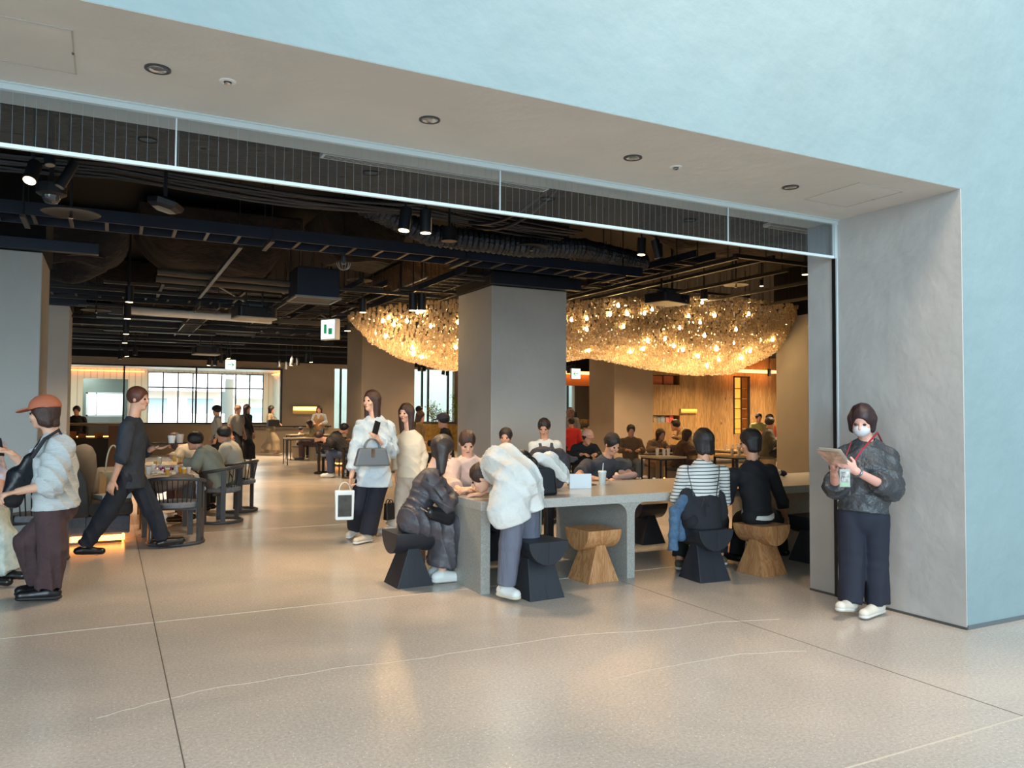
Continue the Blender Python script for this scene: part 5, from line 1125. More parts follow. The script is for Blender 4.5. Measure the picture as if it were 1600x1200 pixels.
    if hair:
        P = [ell(H(0, -.022, .030), (.091*s, .106*s, .100*s), ax, .02)]; kd = hair.get('kind', 'short')
        if kd in ('long', 'bob'):
            L = hair.get('len', .35 if kd == 'long' else .13)*s; bk = nrm(-hd*.25-U)
            for x, y in ((0, -.075), (-.05, -.05), (.05, -.05), (-.068, -.01), (.068, -.01)):
                a_ = H(x, y, .01); P.append(cone(a_, a_-U*L*(1 if y < -.02 else .8)-(sp*0)+(-f)*.02*s, (.044 if kd == 'long' else .038)*s, .028*s if kd == 'long' else .030*s, .03))
        if kd == 'bun': P.append(ell(H(0, -.10, .05), (.04*s, .04*s, .04*s), ax, .02))
        F_ = Field(P, min(gv, .008), .03)
        F_.apply(ell(H(0, .085, -.045), (.060*s, .070*s, .085*s), ax, .01, '-')); F_.apply(ell(H(0, .10, .01), (.056*s, .045*s, .05*s), ax, .01, '-'))
        if kd == 'short': F_.plane(H(0, -.03, -.055), -hu)
        F_.wave(.0028, 120, tuple(hr), 4); F_.mesh('hair', hair['mat'], root, org)
        if hair.get('cap'):
            m = hair['cap']; P = [ell(H(0, -.016, .040), (.099*s, .116*s, .100*s), ax, .01)]; F_ = Field(P, .007, .02); F_.plane(H(0, 0, .032), -hu)
            c_ = F_.mesh('cap', m, root, org); 
            if hair.get('brim', True):
                G_ = Field([ell(H(0, .125, .038), (.068*s, .080*s, .011*s), [hr, nrm(hd-hu*.18), nrm(hu+hd*.18)], 0)], .005, .02); G_.mesh('brim', m, c_, org)
        if hair.get('beanie'):
            F_ = Field([ell(H(0, -.016, .050), (.099*s, .114*s, .095*s), ax, .01)], .007, .02); F_.plane(H(0, 0, .025), -hu); F_.mesh('hat', hair['beanie'], root, org)
    return root, J, H

def strap(pts, w_, t, m, parent, name='strap'):
    o = MB(); P = [A3(p)-A3(parent.location) for p in pts]; o.tube(P, w_, 8); return o.build(name, m, parent, smooth=True)
def garm(name, m, prims, parent, cuts=(), vox=.009, fold=0, ff=40, fd=(.6, .5, .6), seed=1):
    F_ = Field(prims, vox, .04)
    if fold: F_.wave(fold, ff, fd, seed)
    for p, n in cuts: F_.plane(p, n)
    return F_.mesh(name, m, parent, A3(parent.location) if parent else (0, 0, 0))

# ---------------------------------------------------------------- the people in front
C_WHITE = mat('white_cotton', '#d3d3cf', .85, var=.04, scale=8, bump=.5, bscale=7); C_HEATH = mat('pale_heather_knit', '#b9bfc0', .9, var=.10, scale=40, stretch=(1, 1, 6), bump=.25, bscale=5)
C_BROWN = mat('dark_brown_cloth', '#463335', .85, var=.1, scale=8, bump=.5, bscale=8); C_NAVY = mat('navy_cloth2', '#1b222e', .85, var=.15, scale=8); C_BLACK = mat('black_cloth', '#14151a', .85, var=.2, scale=8)
C_SLATE = mat('slate_black_cloth', '#2b3440', .8, var=.1, scale=8, bump=.5, bscale=8); C_GREY = mat('warm_grey_nylon', '#4b484e', .5, var=.12, scale=6, bump=.35, bscale=9); C_TROUS = mat('blue_grey_trousers', '#646776', .8, var=.08, scale=8, bump=.4, bscale=6, stretch=(2, 2, .4))
C_PALEB = mat('pale_blue_shirt', '#b7c4cc', .8, var=.06, scale=8, bump=.5, bscale=8); C_CREAM = mat('cream_sweater', '#cdc4b2', .9, var=.05, scale=10); S_BLACK = mat('black_leather', '#101114', .35); S_WHITE = mat('white_leather', '#d9dbd8', .5)
C_DENIM = mat('denim', '#44617e', .85, var=.2, scale=30); RUBW = mat('white_rubber', '#cfcfca', .5)

def JJ(Y, **kw): return {k: at(v[0], v[1], Y+(v[2] if len(v) > 2 else 0)) for k, v in kw.items()}

# cap wearer striding left at the left edge
Y0 = 7.15
J = JJ(Y0, head=(68, 645), neck=(86, 684), pelvis=(88, 790), shL=(94, 699, -.15), shR=(84, 697, .15), elL=(78, 757, -.26), wrL=(28, 768, -.30), elR=(45, 735, .25), wrR=(17, 708, .20), knL=(82, 856, -.05), anL=(76, 922, -.0), toL=(42, 932, -.0), knR=(44, 848, .12), anR=(66, 913, .20), toR=(40, 924, .15))
fL = -rt*1.0
r, J, H = person('person in an orange-brown cap and pale sweatshirt striding left at the left edge', J, (fL[0], fL[1]), hd=(fL[0], fL[1], -.12), s=1.03,
    top=dict(mat=C_HEATH, loose=.045, sleeve=1.25, sleeve_r=1.25, hem=.02, flare=.01, name='sweatshirt', fold=.006), bottom=dict(mat=C_BROWN, loose=.048, cuff=1.0, len=.93, fold=.006), shoes=dict(mat=S_BLACK, sole=mat('black_rubber', '#1b1c1e', .6), chunk=1.1),
    hair=dict(mat=HAIRR, kind='bob', len=.10, cap=mat('rust_cap', '#b5674a', .8)), hands=dict(L=dict(curl=.8), R=dict(curl=1.0, d=nrm(fL+A3([0, 0, .5])))), skin=SKIN2)
o = empty('crossbody_bag', at(24, 770, Y0-.05), 'black nylon sling bag worn on the chest of the cap wearer', 'bag')
garm('body', mat('black_nylon', '#17191f', .45, bump=.3, bscale=20), [cone(at(48, 722, Y0-.05), at(24, 765, Y0-.05), .085, .10, .03, flat=rt*-1+A3([0, 0, .4]), f=.6), cone(at(30, 745, Y0-.05), at(20, 780, Y0-.05), .09, .07, .03)], o, fold=.003)
strap([at(50, 715, Y0-.22), at(70, 686, Y0-.24), at(92, 672, Y0-.16), at(101, 690, Y0-.18), at(104, 730, Y0-.22), at(90, 772, Y0-.20)], .014, 0, mat('black_webbing', '#23252b', .7), o)
strap([at(48, 712, Y0+.1), at(66, 684, Y0+.16), at(88, 676, Y0+.14)], .012, 0, mat('black_webbing', '#23252b'), o)
o = MB().box((-.036, -.005, -.075), (.036, .005, .075)).build('phone', S_BLACK, label='dark phone held up at the left edge by the cap wearer', cat='phone', bevel=.004); o.location = tuple(J['wrR']+nrm(fL+A3([0, 0, .5]))*.11+A3([0, -.02, 0])); o.rotation_euler = (.3, 0, -.5)

# person cut by the left edge, floral wrap
J = JJ(7.9, head=(-30, 655), neck=(-26, 690), pelvis=(-22, 800), elR=(-2, 745, -.1), wrR=(3, 770, -.25), elL=(-60, 750, .1), wrL=(-40, 790), knL=(-20, 850), anL=(-22, 905), knR=(4, 846), anR=(2, 893))
person('person cut by the left edge in a pale blue-green floral wrap', J, (rt[0], rt[1]), top=dict(mat=mat('lilac_print', '#a79cb5', .8, col2='#d6cfd0', scale=14), loose=.04, sleeve=1.3, name='blouse'), bottom=dict(kind='skirt', mat=mat('floral_pale', '#9fb0a8', .85, col2='#c9cfc6', scale=16), loose=.03, len=.92, fold=.006), shoes=dict(mat=S_BLACK), hair=dict(mat=HAIRB, kind='bob'), vox=.012, gv=.011)

# waiter striding right with a tray
Y0 = 9.2; fR = rt
J = JJ(Y0, head=(217, 623), neck=(208, 655), pelvis=(203, 742), shR=(199, 668, -.17), shL=(213, 668, .17), elR=(190, 716, -.26), wrR=(177, 750, -.24), elL=(228, 705, .22), wrL=(240, 700, .12), knR=(168, 800, -.08), anR=(130, 856, -.08), toR=(152, 866, -.08), knL=(238, 797, .08), anL=(256, 848, .1), toL=(278, 846, .1))
r, J, H = person('tousle-haired waiter in navy-black shirt and trousers striding right holding a tray', J, (fR[0], fR[1]), hd=(fR[0], fR[1], -.1), s=1.04,
    top=dict(mat=C_SLATE, loose=.030, sleeve=1.15, hem=.13, flare=.01, fold=.003), bottom=dict(mat=C_NAVY, loose=.04, cuff=.7, len=.95, fold=.006), shoes=dict(mat=S_BLACK), hair=dict(mat=mat('auburn_hair', '#5a3327', .5, var=.3, scale=20), kind='short'), hands=dict(L=dict(d=tuple(fR), n=(0, 0, 1), curl=.3, thumb=(-.4, -.9, 0)), R=dict(curl=.5, d=(-.3, .1, -1))), skin=SKIN2)
tp_ = J['wrL']+fR*.17+A3([0, 0, .045]); o = empty('serving_tray', tp_, 'round black tray carried by the striding waiter', 'tray')
MB().lathe([(.001, 0), (.17, 0), (.195, .012), (.19, .014), (.168, .004), (.001, .004)], n=40, cap=False).build('tray', mat('tray_dark', '#262322', .5), o, smooth=True)
cup(tp_[0]+.02, tp_[1]-.03, tp_[2]+.005, .085, .042, mat('cup_pale', '#c9c6c0', .4), 'left of two pale cups riding on the black tray', lid=False); cup(tp_[0]+.10, tp_[1]-.04, tp_[2]+.005, .10, .042, mat('cup_taupe', '#a5968c', .4), 'right of two cups riding on the black tray', lid=False)

# walker with grey handbag
Y0 = 8.75
J = JJ(Y0, head=(580, 626), neck=(586, 655), pelvis=(584, 742), shR=(566, 668, .05), shL=(605, 668, .05), elR=(556, 705, .08), wrR=(549, 745, .0), elL=(611, 705, .0), wrL=(590, 688, -.20), knL=(582, 795, 0), anL=(574, 842, .0), toL=(560, 850, -.08), knR=(556, 792, .05), anR=(556, 822, .40), toR=(548, 838, .34))
r, J, H = person('person in a loose pale blue shirt and navy trousers walking with a grey handbag', J, (-.55, -.83), hd=(-.85, -.5, -.05), s=1.0,
    top=dict(mat=C_PALEB, loose=.045, sleeve=1.75, sleeve_r=1.1, hem=.13, flare=.03, fold=.007), bottom=dict(mat=mat('deep_navy', '#0f1626', .85), loose=.05, cuff=1.1, len=.97, fold=.003), shoes=dict(mat=mat('cream_canvas', '#bdb6a8', .7), sole=RUBW), hair=dict(mat=HAIRR, kind='long', len=.36), hands=dict(L=dict(curl=1.1, d=(-.5, -.3, .8), n=(-.2, 1, .2)), R=dict(curl=1.2)), skin=SKIN2)
hb = handbag(tuple(at(581, 728, Y0-.26)), .40, .30, .13, .20, mat('slate_leather', '#565c63', .45), 'slate grey handbag with a silver clasp hanging at the forearm of the walker', -.1, handle=.11)
MB().box((-.02, -.06, .10), (.02, -.045, .19)).build('clasp', SCREW, hb)
o = MB().box((-.036, -.005, -.075), (.036, .005, .075)).build('phone', S_BLACK, label='black phone held at the chest of the walker in the pale blue shirt', cat='phone', bevel=.004); o.location = tuple(at(588, 668, Y0-.27)); o.rotation_euler = (-.2, .35, .1)
hb = handbag(tuple(at(538, 812, Y0-.02)), .20, .22, .09, .33, mat('glossy_paper', '#ccd6dc'), 'white paper carrier with a dark picture carried low by the walker', -.2, handle=.10, name='paper_bag', hr=.003)
MB().box((-.075, -.05, .04), (.075, -.043, .28)).build('picture', mat('dark_picture', '#2f322f', .6, var=.5, scale=12), hb)

# cream sweater person behind
Y0 = 9.2
J = JJ(Y0, head=(634, 645), neck=(640, 675), pelvis=(640, 742), shR=(628, 688, .1), shL=(652, 688, -.05), elR=(622, 712, .15), wrR=(620, 738, .1), elL=(660, 714, -.05), wrL=(656, 742, -.1), knL=(650, 790, 0), anL=(655, 835), toL=(640, 842), knR=(626, 788, .05), anR=(612, 828, .05), toR=(598, 836, .02))
person('person in a cream sweater and off-white trousers following the pale blue shirt', J, (-.8, -.6), s=.96, top=dict(mat=C_CREAM, loose=.035, sleeve=1.9, sleeve_r=1.1, hem=.03, name='sweater', fold=.003), bottom=dict(mat=mat('off_white_cloth', '#b8b0a4', .85), loose=.04, cuff=1.0, len=.96, fold=.005), shoes=dict(mat=S_WHITE), hair=dict(mat=HAIRR, kind='long', len=.40), skin=SKIN2)
handbag(tuple(at(608, 812, Y0-.1)), .14, .14, .07, .20, S_BLACK, 'small black pouch hanging beside the off-white trousers', .5, handle=.05)

# seated person in the long dark dress
Y0 = 6.50
J = JJ(Y0, head=(692, 702), neck=(676, 735), pelvis=(646, 808), shR=(672, 750, -.17), shL=(680, 748, .15), elR=(697, 792, -.22), wrR=(716, 770, -.02), elL=(712, 790, .15), wrL=(722, 765, .12), knR=(700, 826, -.10), anR=(690, 896, -.08), toR=(708, 911, -.08), knL=(708, 824, .10), anL=(682, 890, .10), toL=(700, 902, .1))
r, J, H = person('seated person in a long charcoal dress leaning over papers at the table corner', J, (.97, -.22), hd=(.80, -.1, -.55), s=1.0,
    top=dict(mat=C_GREY, loose=.024, sleeve=1.75, sleeve_r=1.15, hem=.06, body=.97, fold=.009, fd=(.5, .2, .8), name='dress_bodice', collar=False), bottom=dict(kind='skirt', mat=C_GREY, loose=.025, len=.84, flare=1.0, fold=.010, ff=75, name='dress_skirt'), shoes=dict(mat=S_WHITE, sole=RUBW, chunk=1.25), hair=dict(mat=mat('dark_taupe_hair', '#3a2f2b', .5, var=.3, scale=20), kind='long', len=.26), hands=dict(R=dict(curl=.6, d=(.9, .3, .15)), L=dict(curl=.7, d=(.9, -.2, .1))), skin=SKIN2)
o = empty('shoulder_bag', at(690, 815, Y0-.24), 'black leather shoulder bag resting on the lap of the person in the long dark dress', 'bag')
garm('body', mat('black_leather_soft', '#15181c', .35), [cone(at(672, 800, Y0-.24), at(700, 805, Y0-.2), .045, .062, .03), cone(at(674, 806, Y0-.24), at(701, 812, Y0-.2), .03, .05, .03)], o)
strap([at(706, 797, Y0-.2), at(690, 780, Y0-.27), at(666, 748, Y0-.22), at(668, 738, Y0-.12)], .008, 0, mat('dark_strap', '#2b2520', .6), o)
MB().tube([tuple(at(656+k*4, 792+k*2.5, Y0-.27)-A3(o.location)) for k in range(4)], .008, 8).build('clasp', SCREW, o, smooth=True)

# person across in a pale pink blouse
Y0 = 7.42
J = JJ(Y0, head=(730, 692), neck=(731, 716), pelvis=(732, 795, .1), shR=(708, 728), shL=(755, 728), elR=(704, 757, -.12), wrR=(716, 763, -.42), elL=(760, 757, -.12), wrL=(742, 762, -.42), knL=(745, 800, -.3), anL=(744, 850, -.3), knR=(720, 800, -.3), anR=(720, 850, -.3))
person('person in a pale pink blouse seated across the corner of the long table', J, (-.05, -1), hd=(-.2, -.8, -.5), top=dict(mat=mat('pale_pink_cotton', '#cbb4ac', .85), loose=.035, sleeve=1.85, sleeve_r=1.2, hem=.05, name='blouse', fold=.004), bottom=dict(mat=C_BLACK), hair=dict(mat=HAIRR, kind='short'), shoes=dict(mat=S_BLACK), skin=SKIN2)

# bending person in white shirt
Y0 = 5.62
J = JJ(Y0, head=(752, 746, .42), neck=(770, 730, .30), pelvis=(812, 752, -.02), chest=(786, 727, .18), shR=(785, 733, .10), shL=(775, 727, .44), elR=(782, 775, .30), wrR=(768, 781, .48), elL=(765, 760, .55), wrL=(750, 772, .60), hipR=(808, 770, -.07), hipL=(822, 768, .12), knR=(797, 850, -.02), anR=(791, 918, -.0), toR=(800, 930, .0-.06), knL=(826, 840, .16), anL=(822, 900, .20), toL=(832, 906, .18))
r, J, H = person('person in a voluminous white shirt bending over the table corner', J, (-.9, .43), hd=(-.7, .5, -.6), s=1.0, top=None, bottom=dict(mat=C_TROUS, loose=.035, cuff=.9, len=.94, fold=.002), shoes=dict(mat=S_WHITE, sole=mat('cream_rubber', '#cbc3ae', .6), chunk=1.2), hair=dict(mat=HAIRR, kind='short'), hands=dict(R=dict(curl=.6, d=(-.8, .5, -.1)), L=dict(curl=.5, d=(-.8, .4, -.1))), skin=SKIN2)
garm('shirt', C_WHITE, [cone(J['pelvis'], J['chest'], .168, .172, .04), cone(J['chest'], J['neck'], .172, .10, .04), cone(J['shR'], J['shL'], .085, .085, .05), cone(at(772, 740, Y0+.30), at(792, 733, Y0+.15), .085, .125, .05), cone(at(792, 733, Y0+.15), at(818, 752, Y0), .125, .140, .04), cone(at(818, 752, Y0), at(832, 788, Y0), .140, .105, .04, flat=(.2, 1, 0), f=.8),
     cone(at(800, 752, Y0-.02), at(795, 800, Y0-.07), .150, .175, .04, flat=(.3, 1, 0), f=.85), cone(at(776, 728, Y0+.26), at(812, 745, Y0+.02), .125, .150, .04), cone(at(832, 775, Y0-.03), at(843, 815, Y0-.05), .085, .055, .03, flat=(.3, 1, 0), f=.8),
     cone(at(785, 738, Y0+.1), at(780, 772, Y0+.26), .062, .052, .02), cone(at(780, 772, Y0+.26), at(774, 779, Y0+.40), .050, .040, .015), cone(at(773, 732, Y0+.44), at(765, 758, Y0+.55), .06, .05, .02), cone(at(765, 758, Y0+.55), at(756, 769, Y0+.59), .05, .04, .02)], r, cuts=[(at(800, 812, Y0), nrm(A3([.35, 0, -1])))], fold=.011, ff=62, fd=(.8, .3, .3), seed=9)

# person standing in a vest behind the table, and another beside
Y0 = 9.3
J = JJ(Y0, head=(850, 668), neck=(851, 688), pelvis=(853, 765), elR=(832, 722), wrR=(836, 745, -.1), elL=(879, 722), wrL=(872, 745, -.1), knL=(862, 810), anL=(862, 850), knR=(845, 810), anR=(845, 850))
person('person in a dark vest over a white shirt standing in front of the middle column', J, (-.3, -.95), hd=(-.5, -.7, -.35), s=1.0, top=dict(mat=mat('white_shirt', '#c9ccc9', .85), loose=.02, sleeve=1.6, hem=.05, vest=mat('vest_grey', '#3d4147', .8)), bottom=dict(mat=C_BLACK), hair=dict(mat=HAIRB, kind='short'), shoes=dict(mat=S_BLACK), vox=.010, gv=.011)
Y0 = 8.9
J = JJ(Y0, head=(790, 683), neck=(796, 703), pelvis=(800, 785), elR=(774, 735), wrR=(778, 755, -.1), elL=(822, 735), wrL=(815, 755, -.1), knL=(808, 830), anL=(808, 862), knR=(792, 830), anR=(792, 862))
person('person in a grey vest standing left of the dark vest wearer', J, (-.6, -.8), s=.97, top=dict(mat=mat('white_shirt', '#c9ccc9'), loose=.02, sleeve=1.6, hem=.05, vest=mat('vest_blue_grey', '#6d747a', .8)), bottom=dict(mat=C_BLACK), hair=dict(mat=HAIRB, kind='short'), shoes=dict(mat=S_BLACK), vox=.010, gv=.011)

# person resting both arms on the far side of the table
Y0 = 7.62
J = JJ(Y0, head=(957, 694, -.1), neck=(948, 716), pelvis=(925, 782, .15), chest=(938, 742, .08), shR=(918, 728), shL=(968, 726), elR=(903, 744, -.22), wrR=(936, 749, -.42), elL=(985, 742, -.22), wrL=(966, 749, -.42), knL=(950, 790, -.2), anL=(950, 845, -.2), knR=(925, 790, -.2), anR=(925, 845, -.2))
person('person in a dark T-shirt with bare forearms folded on the far side of the table', J, (.1, -1), hd=(.1, -.8, -.5), top=dict(mat=mat('dark_grey_tee', '#3b3b40', .85), loose=.03, sleeve=.75, sleeve_r=1.2, hem=.05), bottom=dict(mat=C_BLACK), hair=dict(mat=HAIRB, kind='short'), shoes=dict(mat=S_BLACK), hands=dict(R=dict(d=(1, 0, 0), n=(0, 0, -1)), L=dict(d=(-1, 0, 0), n=(0, 0, -1))))
o = empty('pink_cloth', tuple(onz(975, 748, TZ)), 'crumpled dusty pink cloth beside the folded forearms on the long table', 'cloth')
garm('cloth', mat('dusty_pink', '#a78880', .85), [cone(onz(962, 750, TZ)+[0, 0, .03], onz(990, 748, TZ)+[0, 0, .04], .04, .05, .03, flat=(0, 0, 1), f=.7), cone(onz(970, 746, TZ)+[0, 0, .06], onz(982, 747, TZ)+[0, 0, .05], .03, .03, .03)], o, cuts=[((0, 0, TZ+.001), (0, 0, -1))], fold=.006, ff=60)

# striped top person, seen from behind
Y0 = 5.62
J = JJ(Y0, head=(1098, 690, .12), neck=(1099, 722, .08), pelvis=(1097, 806), chest=(1098, 762, .04), shL=(1069, 738, .05), shR=(1129, 738, .05), elL=(1057, 780, .15), wrL=(1066, 768, .45), elR=(1132, 782, .12), wrR=(1124, 768, .42), hipL=(1080, 815), hipR=(1110, 815), knL=(1068, 812, .42), anL=(1062, 884, .35), toL=(1064, 886, .50), knR=(1125, 812, .42), anR=(1125, 884, .36))
r, J, H = person('person in a striped top and black camisole dress sitting with their back to the viewer', J, (0, 1), hd=(.1, 1, -.3), s=1.0, top=dict(mat=m_stripe('breton_stripe', 2, .032, '#d5d6d2', '#23252d', .26), loose=.018, sleeve=1.6, hem=.0, fold=.0015, name='striped_top', collar=False), bottom=dict(mat=C_BLACK, loose=.03, len=.9), shoes=dict(mat=mat('khaki_shoe', '#5a5443', .7), sole=RUBW), hair=dict(mat=HAIRB, kind='bob', len=.12))
cami = garm('camisole', mat('black_dotted_weave', '#23242a', .9, bump=.5, bscale=160), [cone(at(1097, 824, Y0), at(1098, 792, Y0+.02), .192, .178, .05, flat=(0, 1, 0), f=.80), cone(at(1075, 800, Y0+.02), at(1074, 775, Y0+.03), .10, .075, .03, flat=(0, 1, 0), f=.9), cone(at(1122, 800, Y0+.02), at(1122, 778, Y0+.03), .10, .075, .03, flat=(0, 1, 0), f=.9)], r, cuts=[(at(1097, 829, Y0), (0, 0, -1))], fold=.003)
F_ = None
for sx, p0, p1 in ((-1, (1075, 738), (1084, 775)), (1, (1124, 738), (1119, 775))):
    strap([at(p0[0], p0[1]-10, Y0+.02), at(p0[0], p0[1], Y0-.10), at(p1[0], p1[1], Y0-.14)], .004, 0, S_BLACK, r, 'camisole_strap')
for k in range(2): strap([at(1100+4*k, 778, Y0-.165), at(1096+12*k, 792, Y0-.168), at(1101+4*k, 786, Y0-.168), at(1103+2*k, 808-6*k, Y0-.17)], .003, 0, S_BLACK, r, 'bow_ribbon')
# denim jacket slung over the stool
o = empty('denim_jacket', tuple(at(1055, 865, Y0)), 'blue denim jacket hanging off the stool beside the striped top', 'jacket')
garm('sleeve', C_DENIM, [cone(at(1070, 778, Y0+.02), at(1055, 800, Y0-.0), .05, .055, .03), cone(at(1055, 800, Y0), at(1051, 860, Y0-.02), .052, .046, .03, cap=0)], o, fold=.005, ff=60, fd=(.2, .2, 1)); garm('panel', C_DENIM, [cone(at(1072, 790, Y0+.05), at(1064, 838, Y0+.05), .06, .05, .04)], o, fold=.004)

# black top person on the right cedar stool
Y0 = 5.58
J = JJ(Y0, head=(1171, 690, .10), neck=(1175, 722, .06), pelvis=(1184, 800), chest=(1179, 762, .03), shL=(1146, 742, .08), shR=(1203, 736, .0), elL=(1137, 780, .25), wrL=(1128, 765, .50), elR=(1222, 782, .05), wrR=(1226, 805, .25), knL=(1158, 812, .44), anL=(1150, 875, .42), knR=(1215, 812, .42), anR=(1222, 876, .44))
r, J, H = person('person in a black sweater with a white hem sitting on the knotty cedar stool', J, (-.15, 1), hd=(-.6, .75, -.3), s=1.0, top=dict(mat=C_BLACK, loose=.022, sleeve=1.9, hem=.0, name='sweater', fold=.0025), bottom=dict(mat=C_BLACK, loose=.025), shoes=dict(mat=S_BLACK), hair=dict(mat=HAIRB, kind='bob', len=.10))
garm('shirt_hem', C_WHITE, [cone(at(1184, 806, Y0), at(1184, 796, Y0), .168, .160, .03, flat=(0, 1, 0), f=.8)], r, cuts=[(at(1184, 799, Y0), (0, -.25, 1)), (at(1184, 806, Y0), (0, .25, -1))])

# staff member on the right
Y0 = 4.02
J = JJ(Y0, head=(1347, 657), neck=(1356, 692), pelvis=(1349, 800), shR=(1326, 712, .12), shL=(1383, 716, -.06), elR=(1306, 762, .08), wrR=(1303, 738, -.10), elL=(1392, 765, -.16), wrL=(1337, 736, -.27), knR=(1331, 875, .06), anR=(1329, 942, .06), toR=(1316, 948, .0), knL=(1367, 880, -.02), anL=(1371, 952, -.02), toL=(1354, 960, -.06))
r, J, H = person('staff member in a charcoal windbreaker standing by the grey reveal reading papers', J, (-.72, -.69), hd=(-.80, -.42, -.42), s=.98, mask=mat('mask_white', '#c9cbd0', .8),
    top=dict(mat=mat('charcoal_nylon', '#3b3f44', .4, var=.1, scale=6, bump=.7, bscale=8), loose=.040, sleeve=1.42, sleeve_r=1.25, hem=.0, body=1.0, flare=.0, fold=.006, name='windbreaker'), bottom=dict(mat=mat('ink_navy_twill', '#1a2030', .8, var=.1, scale=6), loose=.042, cuff=1.1, len=.985, fold=.003), shoes=dict(mat=mat('cream_leather_shoe', '#d4cfc3', .5), sole=RUBW), hair=dict(mat=mat('plum_hair', '#2e1c1f', .5, var=.3, scale=20), kind='bob', len=.10), hands=dict(R=dict(curl=.9, d=(-.5, -.2, .8), n=(.6, -.5, .5)), L=dict(curl=.35, d=tuple(-rt*.9+A3([0, 0, .55])), n=(.1, .8, .5))), skin=mat('skin_pink', '#d9a596', .55))
o = empty('brochures', tuple(at(1297, 716, Y0-.22)), 'fan of pale printed brochures in the hands of the standing staff member', 'papers')
for k in range(3):
    mb = MB(); a, b, c_, d_ = at(1275+2*k, 705-2*k, Y0-.10-.01*k), at(1310+2*k, 708-2*k, Y0-.35), at(1326, 727-3*k, Y0-.26-.01*k), at(1300, 729-3*k, Y0-.12)
    V = [A3(v)-A3(o.location)+[0, 0, .004*k] for v in (a, b, c_, d_)]; mb.raw(V+[v+A3([0, .002, .002]) for v in V], [(0, 1, 2, 3), (7, 6, 5, 4), (0, 4, 5, 1), (1, 5, 6, 2), (2, 6, 7, 3), (3, 7, 4, 0)]); mb.build('sheet', PAPER if k else mat('peach_print', '#c9a796', .6, var=.3, scale=20), o)
o = empty('lanyard_badge', tuple(at(1320, 758, Y0-.3)), 'red lanyard with a black and white photo badge worn by the standing staff member', 'badge')
strap([at(1330, 728, Y0-.24), at(1346, 704, Y0-.24), at(1371, 676, Y0-.14), at(1378, 690, Y0+.0)], .007, 0, mat('red_ribbon', '#8e1f33', .6), o, 'ribbon'); strap([at(1320, 736, Y0-.25), at(1322, 712, Y0-.18), at(1330, 690, Y0-.1)], .004, 0, mat('red_ribbon', '#8e1f33'), o, 'ribbon')
bd = MB(); c0_ = at(1320, 747, Y0-.29)-A3(o.location); bd.box((-.036, -.003, -.062), (.036, .003, .062), Matrix.Translation(c0_) @ Matrix.Rotation(-.5, 4, 'Z')); bd.build('card_holder', mat('badge_clear', '#9aa19c', .3), o, bevel=.003)
bd = MB(); bd.box((-.028, -.006, -.025), (.028, -.003, .045), Matrix.Translation(c0_) @ Matrix.Rotation(-.5, 4, 'Z')); bd.build('photo', mat('badge_photo', '#26282a', .5, col2='#cfd0cc', scale=30), o)
bd = MB(); bd.box((-.028, -.006, -.055), (.028, -.003, -.030), Matrix.Translation(c0_) @ Matrix.Rotation(-.5, 4, 'Z')); bd.build('green_band', mat('badge_green', '#8fae8f', .5), o)
w0_ = J['wrL']; d_ = nrm(J['wrL']-J['elL']); n1_ = nrm(np.cross(d_, [0, 0, 1])); n2_ = np.cross(d_, n1_)
MB().tube([tuple(w0_-d_*.02+(n1_*math.cos(t)+n2_*math.sin(t))*.032-A3(r.location)) for t in np.linspace(0, 6.28, 20)[:-1]], .009, 8, closed=True).build('wristwatch', mat('silver_watch', '#6d7276', .3, metal=.7), r, smooth=True)

# ---------------------------------------------------------------- bags on the long table
o = empty('leather_tote', tuple(onz(856, 776, TZ)), 'black leather tote standing on the long table beside the bending person', 'bag')
bl_ = at(846, 776, 6.3); b0 = onz(852, 776, TZ)
b0 = A3([3.40, 6.15, TZ]); o.location = tuple(b0)
MB().raw([(-.19, -.09, 0), (.19, -.09, 0), (.19, .09, 0), (-.19, .09, 0), (-.21, -.07, .27), (.17, -.07, .25), (.17, .07, .25), (-.21, .07, .27)], [(0, 3, 2, 1), (4, 5, 6, 7), (0, 1, 5, 4), (1, 2, 6, 5), (2, 3, 7, 6), (3, 0, 4, 7)]).build('body', mat('glossy_black_leather', '#101318', .25), o, bevel=.03, seg=4)
for s_ in (-.05, .05): MB().tube([(-.10+.10*math.cos(t)*1.0, s_, .25+.10*math.sin(t)) for t in np.linspace(0, math.pi, 14)], .008, 8).build('handle', S_BLACK, o, smooth=True)
o = empty('backpack', (3.45, 6.55, TZ), 'black backpack slumped on the long table behind the leather tote', 'bag'); garm('body', mat('black_nylon', '#17191f'), [cone((3.46, 6.55, TZ+.10), (3.48, 6.55, TZ+.30), .12, .09, .05), cone((3.40, 6.55, TZ+.12), (3.60, 6.55, TZ+.12), .10, .10, .05)], o, cuts=[((0, 0, TZ+.001), (0, 0, -1))], fold=.004, ff=60)
o = empty('white_jacket', (3.60, 6.22, TZ), 'crumpled white jacket draped over the black leather tote', 'jacket'); garm('cloth', C_WHITE, [cone((3.42, 6.12, TZ+.33), (3.53, 6.12, TZ+.32), .055, .06, .03), cone((3.53, 6.12, TZ+.32), (3.66, 6.10, TZ+.18), .06, .055, .03), cone((3.62, 6.12, TZ+.24), (3.70, 6.10, TZ+.12), .05, .03, .03)], o, fold=.010, ff=75, vox=.007)
